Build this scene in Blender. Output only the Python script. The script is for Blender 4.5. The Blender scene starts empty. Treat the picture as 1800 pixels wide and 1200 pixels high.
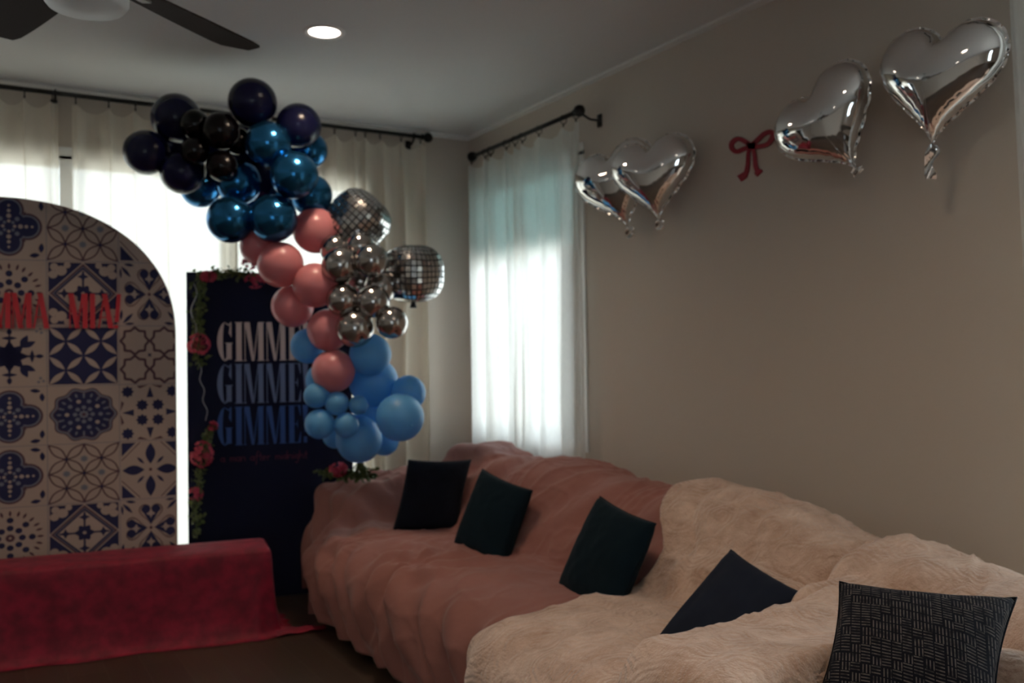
import bpy, bmesh, math, random
from mathutils import Vector, Matrix, noise
S = bpy.context.scene
COL = S.collection
PI = math.pi
# ------------------------------------------------------------------ camera, world, exposure
F = 1616.0
HD, PT, RL = math.radians(30.4), math.radians(1.2), math.radians(.92)
CAM = Vector((-3.087, -5.842, 1.4))
_R0 = Vector((math.cos(HD), -math.sin(HD), 0))
FW = Vector((math.sin(HD)*math.cos(PT), math.cos(HD)*math.cos(PT), math.sin(PT)))
_U0 = _R0.cross(FW)
RT = _R0*math.cos(RL) - _U0*math.sin(RL)
UP = _U0*math.cos(RL) + _R0*math.sin(RL)
cam = bpy.data.cameras.new('camera'); camo = bpy.data.objects.new('camera', cam); COL.objects.link(camo)
camo.matrix_world = Matrix(((RT.x, UP.x, -FW.x, CAM.x), (RT.y, UP.y, -FW.y, CAM.y), (RT.z, UP.z, -FW.z, CAM.z), (0, 0, 0, 1)))
cam.sensor_width = 36; cam.lens = 36*F/1800; cam.clip_start = .05
cam.dof.use_dof = True; cam.dof.focus_distance = 1.9; cam.dof.aperture_fstop = 3.6
S.camera = camo
S.view_settings.view_transform = 'Standard'; S.view_settings.look = 'None'
S.view_settings.gamma = 1; S.view_settings.use_curve_mapping = False
S.view_settings.exposure = -0.25
S.cycles.use_denoising = True
S.cycles.max_bounces = 8; S.cycles.diffuse_bounces = 4; S.cycles.glossy_bounces = 4; S.cycles.transparent_max_bounces = 10
S.cycles.sample_clamp_indirect = 6
W = bpy.data.worlds.new('sky'); S.world = W; W.use_nodes = True
W.node_tree.nodes['Background'].inputs[0].default_value = (.88, .95, 1, 1)
W.node_tree.nodes['Background'].inputs[1].default_value = 7.0
sun = bpy.data.lights.new('sun', 'SUN'); sun.energy = 26; sun.color = (1, .95, .87); sun.angle = .01
suno = bpy.data.objects.new('sun', sun); COL.objects.link(suno)
suno.rotation_euler = Vector((-.42, -.36, .83)).to_track_quat('Z', 'Y').to_euler()
def area(name, loc, rot, sx, sy, power, color):
    l = bpy.data.lights.new(name, 'AREA'); l.shape = 'RECTANGLE'; l.size = sx; l.size_y = sy; l.energy = power; l.color = color
    o = bpy.data.objects.new(name, l); COL.objects.link(o); o.location = loc; o.rotation_euler = rot; return o

def at(px, py, **k):
    d = FW + RT*((px-900)/F) + UP*((600-py)/F)
    (ax, v), = k.items()
    t = v if ax == 'D' else (v - CAM['XYZ'.index(ax)])/d['XYZ'.index(ax)]
    return CAM + d*t

# ------------------------------------------------------------------ helpers
class MB:
    def __init__(s): s.v = []; s.f = []; s.m = []
    def add(s, vs, fs, m=0):
        b = len(s.v); s.v += [tuple(v) for v in vs]
        for f in fs: s.f.append(tuple(i+b for i in f)); s.m.append(m)
    def poly(s, pts, m=0): s.add(pts, [tuple(range(len(pts)))], m)
    def box(s, a, b, m=0, M=None):
        x0, y0, z0 = a; x1, y1, z1 = b
        vs = [Vector(p) for p in ((x0,y0,z0),(x1,y0,z0),(x1,y1,z0),(x0,y1,z0),(x0,y0,z1),(x1,y0,z1),(x1,y1,z1),(x0,y1,z1))]
        if M: vs = [M @ v for v in vs]
        s.add(vs, [(0,3,2,1),(4,5,6,7),(0,1,5,4),(1,2,6,5),(2,3,7,6),(3,0,4,7)], m)
    def tube(s, pts, r, n=10, m=0, closed=False, cap=True):
        pts = [Vector(p) for p in pts]; N = len(pts); rings = []
        rr = r if isinstance(r, (list, tuple)) else [r]*N
        prev = None
        for i, p in enumerate(pts):
            a = pts[(i-1) % N] if (i > 0 or closed) else p; b = pts[(i+1) % N] if (i < N-1 or closed) else p
            t = (b-a).normalized()
            if prev is None: u = t.orthogonal().normalized()
            else: u = (prev - t*prev.dot(t)).normalized()
            prev = u; w = t.cross(u)
            rings.append([p + (u*math.cos(2*PI*k/n) + w*math.sin(2*PI*k/n))*rr[i] for k in range(n)])
        vs = [v for q in rings for v in q]; fs = []
        for i in range(N if closed else N-1):
            j = (i+1) % N
            for k in range(n): fs.append((i*n+k, i*n+(k+1) % n, j*n+(k+1) % n, j*n+k))
        if cap and not closed: fs.append(tuple(range(n))[::-1]); fs.append(tuple((N-1)*n+k for k in range(n)))
        s.add(vs, fs, m)
    def lathe(s, prof, n=24, m=0, M=None):
        vs = []; fs = []
        for r, z in prof:
            for k in range(n): vs.append(Vector((r*math.cos(2*PI*k/n), r*math.sin(2*PI*k/n), z)))
        if M: vs = [M @ v for v in vs]
        for i in range(len(prof)-1):
            for k in range(n): fs.append((i*n+k, i*n+(k+1) % n, (i+1)*n+(k+1) % n, (i+1)*n+k))
        fs.append(tuple(range(n))[::-1]); fs.append(tuple((len(prof)-1)*n+k for k in range(n)))
        s.add(vs, fs, m)
    def grid(s, fn, nu, nv, m=0, cu=False):
        vs = [fn(i/nu, j/nv) for i in range(nu+1) for j in range(nv+1)]
        fs = [(i*(nv+1)+j, (i+1)*(nv+1)+j, (i+1)*(nv+1)+j+1, i*(nv+1)+j+1) for i in range(nu) for j in range(nv)]
        s.add(vs, fs, m)
    def build(s, name, mats, parent=None, smooth=False, loc=None, merge=False):
        me = bpy.data.meshes.new(name)
        vs = s.v
        if loc is not None: vs = [tuple(Vector(v)-Vector(loc)) for v in vs]
        me.from_pydata(vs, [], s.f)
        if not isinstance(mats, (list, tuple)): mats = [mats]
        for mm in mats: me.materials.append(mm)
        me.polygons.foreach_set('material_index', s.m)
        if smooth: me.polygons.foreach_set('use_smooth', [True]*len(me.polygons))
        if merge:
            bm = bmesh.new(); bm.from_mesh(me); bmesh.ops.remove_doubles(bm, verts=bm.verts, dist=1e-5); bm.to_mesh(me); bm.free()
        me.update()
        o = bpy.data.objects.new(name, me); COL.objects.link(o)
        if loc is not None: o.location = loc
        if parent is not None:
            o.parent = parent
            if loc is None: o.matrix_parent_inverse = Matrix.Translation(-parent.location)
            else: o.location = Vector(loc) - parent.location
        return o
def tag(o, label, cat=None, group=None):
    o['label'] = label
    if cat: o['category'] = cat
    if group: o['group'] = group
    return o
def thing(name, label, cat, loc, group=None):
    o = bpy.data.objects.new(name, None); COL.objects.link(o); o.location = loc; o.empty_display_size = .05
    return tag(o, label, cat, group)
def struct(o, label=None):
    o['kind'] = 'structure'
    if label: o['label'] = label
    return o
def bevel(o, w, seg=2):
    b = o.modifiers.new('bevel', 'BEVEL'); b.width = w; b.segments = seg; b.limit_method = 'ANGLE'; return o

def mat(name, col, rough=.6, metal=0, bump=None, sheen=0, coat=0, colvar=None, emit=None, sub=0, aniso=None):
    m = bpy.data.materials.new(name); m.use_nodes = True; nt = m.node_tree; p = nt.nodes['Principled BSDF']
    p.inputs['Base Color'].default_value = (*col, 1); p.inputs['Roughness'].default_value = rough; p.inputs['Metallic'].default_value = metal
    if sheen: p.inputs['Sheen Weight'].default_value = sheen; p.inputs['Sheen Roughness'].default_value = .4
    if coat: p.inputs['Coat Weight'].default_value = coat; p.inputs['Coat Roughness'].default_value = .1
    if sub: p.inputs['Subsurface Weight'].default_value = sub; p.inputs['Subsurface Radius'].default_value = (.1, .05, .05); p.inputs['Subsurface Scale'].default_value = .3
    if emit: p.inputs['Emission Color'].default_value = (*emit[0], 1); p.inputs['Emission Strength'].default_value = emit[1]
    tc = nt.nodes.new('ShaderNodeTexCoord')
    if colvar:      # (scale, other colour, detail, contrast lo, hi)
        n = nt.nodes.new('ShaderNodeTexNoise'); n.inputs['Scale'].default_value = colvar[0]; n.inputs['Detail'].default_value = 4
        r = nt.nodes.new('ShaderNodeValToRGB'); r.color_ramp.elements[0].position = colvar[2]; r.color_ramp.elements[1].position = colvar[3]
        r.color_ramp.elements[0].color = (*col, 1); r.color_ramp.elements[1].color = (*colvar[1], 1)
        nt.links.new(tc.outputs['Object'], n.inputs['Vector']); nt.links.new(n.outputs['Fac'], r.inputs['Fac']); nt.links.new(r.outputs['Color'], p.inputs['Base Color'])
    if bump:        # (scale, strength, distance)
        n = nt.nodes.new('ShaderNodeTexNoise'); n.inputs['Scale'].default_value = bump[0]; n.inputs['Detail'].default_value = 5
        b = nt.nodes.new('ShaderNodeBump'); b.inputs['Strength'].default_value = bump[1]; b.inputs['Distance'].default_value = bump[2]
        nt.links.new(tc.outputs['Object'], n.inputs['Vector']); nt.links.new(n.outputs['Fac'], b.inputs['Height']); nt.links.new(b.outputs['Normal'], p.inputs['Normal'])
    return m
def nodes(m): return m.node_tree, m.node_tree.nodes['Principled BSDF'], m.node_tree.nodes['Material Output']

M_wall = mat('wall_paint', (.55, .485, .42), .8, bump=(120, .12, .004))
M_ceil = mat('ceiling_paint', (.62, .62, .62), .85, bump=(90, .1, .004))
M_trim = mat('white_trim', (.75, .75, .74), .45)
M_black = mat('black_iron', (.012, .012, .012), .45, .3)
M_fan = mat('dark_walnut_blade', (.035, .026, .022), .85, bump=(30, .1, .002))
M_fanhub = mat('fan_grey_metal', (.30, .31, .30), .45, .3)
M_frost = mat('frosted_cover', (.55, .56, .55), .5)
M_dark = mat('behind', (.05, .05, .05), .9)
def floor_mat():
    m = mat('wood_floor', (.09, .06, .045), .42); nt, p, out = nodes(m)
    tc = nt.nodes.new('ShaderNodeTexCoord'); mp = nt.nodes.new('ShaderNodeMapping'); mp.inputs['Rotation'].default_value = (0, 0, math.radians(90))
    br = nt.nodes.new('ShaderNodeTexBrick'); br.inputs['Scale'].default_value = 1; br.inputs['Brick Width'].default_value = 1.2; br.inputs['Row Height'].default_value = .16
    br.inputs['Mortar Size'].default_value = .003; br.inputs['Color1'].default_value = (.075, .048, .034, 1); br.inputs['Color2'].default_value = (.05, .032, .022, 1); br.inputs['Mortar'].default_value = (.09, .07, .055, 1)
    n = nt.nodes.new('ShaderNodeTexNoise'); n.inputs['Scale'].default_value = 6; n.inputs['Detail'].default_value = 6
    mp2 = nt.nodes.new('ShaderNodeMapping'); mp2.inputs['Scale'].default_value = (8, .6, 1)
    mx = nt.nodes.new('ShaderNodeMix'); mx.data_type = 'RGBA'; mx.blend_type = 'MULTIPLY'; mx.inputs[0].default_value = .5
    nt.links.new(tc.outputs['Object'], mp.inputs[0]); nt.links.new(mp.outputs[0], br.inputs['Vector'])
    nt.links.new(tc.outputs['Object'], mp2.inputs[0]); nt.links.new(mp2.outputs[0], n.inputs['Vector'])
    nt.links.new(br.outputs['Color'], mx.inputs[6]); nt.links.new(n.outputs['Color'], mx.inputs[7]); nt.links.new(mx.outputs[2], p.inputs['Base Color'])
    return m
M_floor = floor_mat()
def sheer_mat(name, col, tr, tl):
    m = mat(name, col, .9); nt, p, out = nodes(m)
    T = nt.nodes.new('ShaderNodeBsdfTransparent'); L = nt.nodes.new('ShaderNodeBsdfTranslucent'); L.inputs[0].default_value = (*col, 1)
    D = nt.nodes.new('ShaderNodeBsdfDiffuse'); D.inputs[0].default_value = (*col, 1)
    tc = nt.nodes.new('ShaderNodeTexCoord'); mp = nt.nodes.new('ShaderNodeMapping'); mp.inputs['Scale'].default_value = (150, 150, 25)
    n = nt.nodes.new('ShaderNodeTexNoise'); n.inputs['Scale'].default_value = 1; n.inputs['Detail'].default_value = 2
    mr = nt.nodes.new('ShaderNodeMapRange'); mr.inputs['From Min'].default_value = .3; mr.inputs['From Max'].default_value = .7; mr.inputs['To Min'].default_value = tr*.85; mr.inputs['To Max'].default_value = tr*1.15
    a = nt.nodes.new('ShaderNodeMixShader'); b = nt.nodes.new('ShaderNodeMixShader')
    a.inputs[0].default_value = tl
    nt.links.new(tc.outputs['Object'], mp.inputs[0]); nt.links.new(mp.outputs[0], n.inputs['Vector']); nt.links.new(n.outputs['Fac'], mr.inputs['Value'])
    nt.links.new(D.outputs[0], a.inputs[1]); nt.links.new(L.outputs[0], a.inputs[2])
    nt.links.new(mr.outputs[0], b.inputs[0]); nt.links.new(a.outputs[0], b.inputs[1]); nt.links.new(T.outputs[0], b.inputs[2])
    nt.links.new(b.outputs[0], out.inputs['Surface']); return m
M_linen = sheer_mat('linen_curtain', (.78, .72, .62), .08, .46)
M_sheer = sheer_mat('white_sheer', (.84, .83, .80), .20, .72)
def glass_mat():
    m = mat('window_glass', (1, 1, 1), .05); nt, p, out = nodes(m)
    T = nt.nodes.new('ShaderNodeBsdfTransparent'); T.inputs[0].default_value = (.93, .97, .98, 1)
    G = nt.nodes.new('ShaderNodeBsdfGlossy'); G.inputs['Roughness'].default_value = .02
    fr = nt.nodes.new('ShaderNodeFresnel'); fr.inputs[0].default_value = 1.4; x = nt.nodes.new('ShaderNodeMixShader')
    nt.links.new(fr.outputs[0], x.inputs[0]); nt.links.new(T.outputs[0], x.inputs[1]); nt.links.new(G.outputs[0], x.inputs[2]); nt.links.new(x.outputs[0], out.inputs['Surface']); return m
M_glass = glass_mat()
M_blind = sheer_mat('teal_blind_fabric', (.50, .62, .61), .04, .5)

# ------------------------------------------------------------------ room shell
XL, YF, H, T = -7.2, -10.0, 3.0, .14
m = MB(); m.box((XL-T, YF-T, -.12), (T, T, 0)); struct(m.build('floor', M_floor), 'dark brown wood plank floor')
m = MB(); m.box((XL-T, YF-T, H), (T, T, H+.12)); struct(m.build('ceiling', M_ceil), 'pale grey painted ceiling')
def wall_y(name, y0, y1, holes, lab, x0=XL-T, x1=T):
    m = MB(); xs = x0
    for (a, b, z0, z1) in holes:
        m.box((xs, y0, 0), (a, y1, H))
        if z0 > 0: m.box((a, y0, 0), (b, y1, z0))
        m.box((a, y0, z1), (b, y1, H)); xs = b
    m.box((xs, y0, 0), (x1, y1, H)); return struct(m.build(name, M_wall), lab)
def wall_x(name, x0, x1, holes, lab):
    m = MB(); ys = YF
    for (a, b, z0, z1) in holes:
        m.box((x0, ys, 0), (x1, a, H))
        if z0 > 0: m.box((x0, a, 0), (x1, b, z0))
        m.box((x0, a, z1), (x1, b, H)); ys = b
    m.box((x0, ys, 0), (x1, 0, H)); return struct(m.build(name, M_wall), lab)
W1 = (-4.9, -.80, .06, 2.62)
W2 = (-1.40, -.16, .86, 2.62)
W3 = (-6.6, -4.16, .35, 2.75)
wall_y('wall_back', 0, T, [W1], 'greige wall behind the balloons')
wall_x('wall_right', 0, T, [W3, W2], 'greige wall with heart balloons')
wall_x('wall_left', XL-T, XL, [], 'greige wall out of frame')
wall_y('wall_front', YF-T, YF, [(-5.6, -4.2, .9, 2.2)], 'greige wall behind the viewer')
def window(name, fn, a, b, z0, z1, muls, label, hm=()):
    m = MB(); w = .055
    def bx(p0, p1, q0, q1): m.box(*fn(p0, p1, q0, q1, 0.03, .10))
    bx(a, b, z0, z0+w); bx(a, b, z1-w, z1); bx(a, a+w, z0, z1); bx(b-w, b, z0, z1)
    for c in muls: bx(c-.035, c+.035, z0, z1)
    for c in hm: bx(a, b, c-.025, c+.025)
    bx2 = lambda p0, p1, q0, q1: m.box(*fn(p0, p1, q0, q1, -.012, .03))
    bx2(a-.05, b+.05, z1-.02, z1+.05); bx2(a-.05, a+.015, z0, z1); bx2(b-.015, b+.05, z0, z1)
    for c in muls: bx2(c-.035, c+.035, z0, z1)
    o = struct(m.build(name, M_trim), label)
    g = MB(); g.box(*fn(a+w, b-w, z0+w, z1-w, .06, .066)); g.build('glass_pane', M_glass, o)
    return o
fy = lambda p0, p1, q0, q1, d0, d1: ((p0, d0, q0), (p1, d1, q1))
fx = lambda p0, p1, q0, q1, d0, d1: ((d0, p0, q0), (d1, p1, q1))
window('window_1', fy, *W1, [-3.75, -2.62, -1.7], 'wide bright glazing behind the linen curtains')
window('window_2', fx, *W2, [], 'bright window behind the white sheer curtain')
window('window_3', fx, *W3, [-5.4], 'window at the right edge of the photo')
window('window_4', lambda p0, p1, q0, q1, d0, d1: ((p0, YF-d1, q0), (p1, YF-d0, q1)), -5.6, -4.2, .9, 2.2, [-4.9], 'window behind the viewer')
m = MB(); m.box((-.018, YF, 0), (0, 0, .12)); struct(m.build('baseboard_right', M_trim))
m = MB(); m.box((XL, -.018, 0), (W1[0], 0, .12)); m.box((W1[1], -.018, 0), (-.018, 0, .12)); struct(m.build('baseboard_back', M_trim))
m = MB(); m.box((-30, T+.01, -.14), (30, 40, -.1)); m.box((T+.01, -40, -.14), (30, T, -.1))
M_ground = mat('pale_patio', (.55, .54, .52), .9, bump=(5, .2, .01))
struct(m.build('ground_outside', M_ground), 'pale patio ground outside the windows')

m = MB(); m.box((XL, -.095, H-.012), (0, 0, H)); struct(m.build('window_light_strip_1', M_trim), 'pale strip standing for window light on the ceiling edge over the long curtain rod')  # added white strip, stands in for window light leaking above the curtains
m = MB(); m.box((-.05, YF, H-.012), (0, -.095, H)); struct(m.build('window_light_strip_2', M_trim), 'pale strip standing for window light on the ceiling edge of the right wall')  # added strip too, imitates the window-lit band of ceiling beside this wall
# roller blind in window 2
b = thing('roller_blind', 'pale teal roller blind half lowered in the right-hand window behind the sheer', 'blind', (.02, -.78, 2.58))
m = MB(); m.box((.012, W2[0]+.06, 2.08), (.016, W2[1]-.06, 2.56)); m.build('blind_fabric', M_blind, b)
m = MB(); m.tube([(.014, W2[0]+.06, 2.56), (.014, W2[1]-.06, 2.56)], .022, 12); m.build('blind_roller', M_trim, b, True)
m = MB(); m.box((.004, W2[0]+.06, 2.065), (.024, W2[1]-.06, 2.085)); m.build('bottom_rail', M_trim, b)

# ------------------------------------------------------------------ curtain rods and curtains
def rod(axis, a, b, off, z, brackets, label):
    P = (lambda s, d, zz: (s, -d, zz)) if axis == 'x' else (lambda s, d, zz: (-d, s, zz))
    t = thing('curtain_rod', label, 'curtain rod', P((a+b)/2, off, z))
    m = MB(); m.tube([P(a, off, z), P(b, off, z)], .0135, 12); m.build('rod', M_black, t, True)
    for e, sg in ((a, -1), (b, 1)):
        d = Vector(P(1, 0, 0)) - Vector(P(0, 0, 0)); rot = Vector((0, 0, 1)).rotation_difference(d*sg).to_matrix().to_4x4()
        m = MB(); prof = [(.006, -.015), (.02, -.012), (.02, -.004), (.013, 0), (.014, .006)]
        prof += [(.034*math.sin(PI*k/10), .036-.034*math.cos(PI*k/10)) for k in range(1, 10)] + [(.004, .07)]
        m.lathe(prof, 20, 0, Matrix.Translation(P(e, off, z)) @ rot); m.build('finial', M_black, t, True)
    for s in brackets:
        m = MB(); m.tube([P(s, .003, z-.05), P(s, off*.6, z-.05), P(s, off, z-.03), P(s, off, z-.012)], .007, 8)
        m.tube([P(s, off+.018*math.sin(q), z-.0+.018*math.cos(q)*-1) for q in [k*PI/6-.5 for k in range(8)]], .005, 6)
        m.box(*[tuple(min(q, r) if i == 0 else max(q, r) for q, r in zip(P(s-.018, .001, z-.085), P(s+.018, .009, z-.015))) for i in (0, 1)])
        m.build('bracket', M_black, t, True)
    return t
def curtain(axis, rings, off, z, zb, label, mt, amp=.045, seed=0, ends=(.05, .05), flare=0, ringr=.026, name='curtain', lean=0):
    P = (lambda s, d, zz: Vector((s, -d, zz))) if axis == 'x' else (lambda s, d, zz: Vector((-d, s, zz)))
    rings = sorted(rings); rnd = random.Random(seed)
    t = thing(name, label, 'curtain', P(sum(rings)/len(rings), off, z))
    a, b = rings[0]-ends[0], rings[-1]+ends[1]; zt = z-.058
    NU = max(60, int((b-a)/.008)); NV = 40
    kn = [a]+rings+[b]
    def fn(u, v):
        s = a+(b-a)*u
        i = 0
        while i < len(kn)-2 and s > kn[i+1]: i += 1
        f = (s-kn[i])/max(1e-6, kn[i+1]-kn[i])
        ph = i+f
        edge = min(1, (s-a)/.03, (b-s)/.03)
        gap = min(1, (kn[i+1]-kn[i])/.12)
        sag = math.sin(PI*f)**2 * .035*gap*(0 if i in (0, len(kn)-2) else 1)
        zz = zt - sag*(1-v)**6 + (zb-zt)*v
        w = math.cos(2*PI*ph)                     # pinched forward at each ring
        w2 = noise.noise((s*9+seed, v*1.6, seed*3.1)); w3 = noise.noise((s*26+seed*7, v*1.1, 4.2))
        top = math.exp(-v*9)
        d = off + (amp*(.55+.5*v)*w*(1-.4*top) + .028*w2*(1-top) + .012*w3)*edge
        d = max(.018, d)
        s2 = s + (.022*noise.noise((s*6, v*2.2, seed+9.7)) - .26*min(.12, kn[i+1]-kn[i])*math.sin(2*PI*f)*(1-top*.4)*(.7+.5*noise.noise((i*3.3, seed, v*1.5))))*edge + lean*v + flare*v*(s-a)/(b-a)*.0 + flare*v*(u-.5)
        return P(s2, d, zz)
    m = MB(); m.grid(fn, NU, NV); m.build('curtain_panel', mt, t, True)
    for s in rings:
        m = MB(); cz = z-.012
        ax = .3*noise.noise((s*40, seed, 0))
        m.tube([P(s+ringr*math.sin(q)*ax, off+ringr*math.sin(q), cz+ringr*math.cos(q)) for q in [2*PI*k/20 for k in range(20)]], .0028, 6, closed=True)
        m.tube([P(s, off, cz-ringr), P(s, off, cz-ringr-.016)], [.004, .006], 6)
        m.build('curtain_ring', M_black, t, True)
    return t
RZ, RO = 2.952, .10
rx = lambda px: at(px, 150+px*.12, Y=-RO).x
rod('x', rx(-330), rx(744), RO, RZ, [rx(97), rx(727), rx(415)], 'long black curtain rod with ball end just under the ceiling')
curtain('x', [rx(p) for p in (-300, -240, -180, -120, -70, -10, 43, 92)], RO, RZ, .02, 'linen curtain panel furthest left, behind the tiled arch', M_linen, seed=1, ends=(.05, .03), ringr=.02)
curtain('x', [rx(p) for p in (133, 191, 238, 290, 345, 398)], RO, RZ, .02, 'linen curtain panel above the right side of the tiled arch', M_linen, seed=2, ends=(.02, .06), ringr=.02)
curtain('x', [rx(p) for p in (425, 480, 535, 588, 625, 642, 668, 705, 739)], RO, RZ, .02, 'pale curtain panel behind the balloon garland, nearest the room corner', M_linen, seed=3, ends=(.05, .04), ringr=.02, amp=.04)
ry = lambda px, py: at(px, py, X=-.12).y
R2Z = 2.808
rod('y', ry(1012, 197), ry(834, 274), .12, R2Z, [ry(1028, 190)+.02], 'short black curtain rod above the sheer curtain on the right wall')
curtain('y', [ry(p, q) for p, q in ((829, 284), (853, 265), (862, 262), (890, 255), (905, 250), (918, 240), (947, 230), (990, 210), (1012, 202))], .12, R2Z, .25, 'white sheer curtain glowing in the right wall window', M_sheer, seed=5, ends=(.03, .05), ringr=.024, amp=.04, name='sheer_curtain')
rod('y', -6.9, -3.86, .12, 2.93, [-4.1, -6.7], 'curtain rod over the window beyond the right edge')
curtain('y', [-4.09, -4.16, -4.26, -4.4, -4.6], .12, 2.93, .03, 'pale curtain edge at the far right of the photo', M_sheer, seed=6, ends=(.05, .02), amp=.045, lean=-.07)
curtain('y', [-6.3, -6.42, -6.55, -6.7], .12, 2.93, .03, 'pale curtain on the far side of the window beyond the right edge', M_linen, seed=8, amp=.045)

# ------------------------------------------------------------------ ceiling fan and downlights
hub = Vector((-2.78, -2.74, 2.52))
fan = thing('ceiling_fan', 'dark bladed ceiling fan with pale hub at the top left', 'ceiling fan', (hub.x, hub.y, H))
m = MB(); m.lathe([(.07, H), (.07, H-.03), (.03, H-.06), (.014, H-.07)], 24, 0, Matrix.Translation((hub.x, hub.y, 0))); m.build('canopy', M_fanhub, fan, True)
m = MB(); m.tube([(hub.x, hub.y, H-.06), (hub.x, hub.y, 2.74)], .014, 12); m.build('downrod', M_fanhub, fan, True)
m = MB(); m.lathe([(.05, 2.76), (.15, 2.73), (.17, 2.68), (.17, 2.62), (.12, 2.58)], 32, 0, Matrix.Translation((hub.x, hub.y, 0))); m.build('motor_housing', M_fanhub, fan, True)
m = MB(); m.lathe([(.115, 2.60), (.125, 2.57), (.125, 2.535), (.11, 2.515), (.02, 2.51)], 32, 0, Matrix.Translation((hub.x, hub.y, 0))); m.build('light_cover', M_frost, fan, True)
a0 = math.atan2(-2.238-hub.y, -2.143-hub.x)
for k in range(5):
    A = a0 + k*2*PI/5
    M = Matrix.Translation((hub.x, hub.y, 2.635)) @ Matrix.Rotation(A, 4, 'Z') @ Matrix.Rotation(math.radians(11), 4, 'X')
    m = MB(); out = []
    for i in range(13):
        u = i/12; x = .20+.60*u; w = .070+.03*math.sin(PI*min(1, u*1.1)*.5) if u < .85 else .10*math.sqrt(max(0, 1-((u-.85)/.15)**2))+.002
        out.append((x, w))
    pts = [(x, w) for x, w in out]+[(x, -w) for x, w in out[::-1]]
    m.poly([M @ Vector((x, y, .004)) for x, y in pts]); m.poly([M @ Vector((x, y, -.004)) for x, y in pts[::-1]])
    n = len(pts)
    for i in range(n):
        (x0, y0), (x1, y1) = pts[i], pts[(i+1) % n]; m.poly([M @ Vector(p) for p in ((x0, y0, -.004), (x1, y1, -.004), (x1, y1, .004), (x0, y0, .004))])
    bl = m.build('blade', M_fan, fan)
    m = MB(); m.box((.12, -.02, -.012), (.26, .02, -.004), 0, M); m.build('blade_arm', M_fanhub, bl, False)
M_lamp = mat('lamp_lens', (1, .95, .9), .5, emit=((1, .86, .74), 14))
def downlight(x, y, label, power=14):
    t = thing('recessed_light', label, 'ceiling light', (x, y, H))
    m = MB(); m.lathe([(.074, H-.001), (.078, H-.006), (.098, H-.008), (.102, H-.001)], 40, 0, Matrix.Translation((x, y, 0))); m.f = m.f[:-2]; m.m = m.m[:-2]
    m.build('trim_ring', M_trim, t, True)
    m = MB(); m.lathe([(.074, H-.003), (.05, H-.006), (.004, H-.007)], 32, 0, Matrix.Translation((x, y, 0))); m.build('lens', M_lamp, t, True)
    l = bpy.data.lights.new('downlight_lamp', 'SPOT'); l.energy = power; l.color = (1, .74, .52); l.spot_size = math.radians(140); l.spot_blend = .8; l.shadow_soft_size = .07
    lo = bpy.data.objects.new('downlight_lamp', l); COL.objects.link(lo); lo.location = (x, y, H-.02)
downlight(-1.62, -1.6, 'glowing round recessed ceiling light left of the centre', 55)
for (x, y, n) in ((-1.62, -4.1, 'nearest the right wall'), (-3.95, -1.6, 'beyond the left edge'), (-3.95, -4.1, 'above the viewer'), (-5.6, -7.2, 'far behind the viewer'), (-2.8, -7.2, 'behind the viewer')):
    downlight(x, y, 'recessed ceiling light '+n, 55)

# ------------------------------------------------------------------ tiled arch backdrop
M_cream = mat('arch_fabric_cream', (.40, .31, .27), .85, bump=(300, .1, .001))
M_navyp = mat('arch_print_navy', (.012, .014, .07), .85)
M_plum = mat('arch_print_plum', (.08, .035, .055), .85)
M_slate = mat('arch_print_slate', (.16, .17, .22), .85)
M_red = mat('red_letter_foam', (.50, .015, .03), .5)
TH = math.radians(8)
AO = at(311, 800, D=5.08); AD = Vector((math.cos(TH), -math.sin(TH), 0)); AN = Vector((-math.sin(TH), -math.cos(TH), 0))
AR = .735; AZC = 1.562; AW = .88        # ellipse radii
AC = Vector((AO.x, AO.y, 0)) - AD*AW   # centre line foot
def A3(u, z, h=0): return AC + AD*u + Vector((0, 0, z)) + AN*h
shape = [(-AW, .03)] + [] ; shape = [(AW*math.copysign(abs(math.cos(a))**.9, math.cos(a)), AZC+AR*math.sin(a)**.9) for a in [PI*k/64 for k in range(65)]] + [(-AW, .03), (AW, .03)]
inset = [(u*.992, AZC+(z-AZC)*.992 if z > AZC else z) for u, z in shape]
def clip(poly, clipper=inset):
    out = poly; n = len(clipper)
    for i in range(n):
        ax, ay = clipper[i]; bx, by = clipper[(i+1) % n]; inp = out; out = []
        if not inp: return []
        side = lambda p: (bx-ax)*(p[1]-ay)-(by-ay)*(p[0]-ax)
        for j in range(len(inp)):
            p, q = inp[j], inp[(j+1) % len(inp)]; sp, sq = side(p), side(q)
            if sp >= 0: out.append(p)
            if (sp >= 0) != (sq >= 0):
                t = sp/(sp-sq); out.append((p[0]+t*(q[0]-p[0]), p[1]+t*(q[1]-p[1])))
    return out
am = MB()
n = len(shape)
am.poly([A3(u, z, .0) for u, z in shape], 0); am.poly([A3(u, z, -.03) for u, z in shape[::-1]], 0)
for i in range(n):
    (u0, z0), (u1, z1) = shape[i], shape[(i+1) % n]; am.poly([A3(u0, z0, 0), A3(u0, z0, -.03), A3(u1, z1, -.03), A3(u1, z1, 0)], 0)
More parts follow.
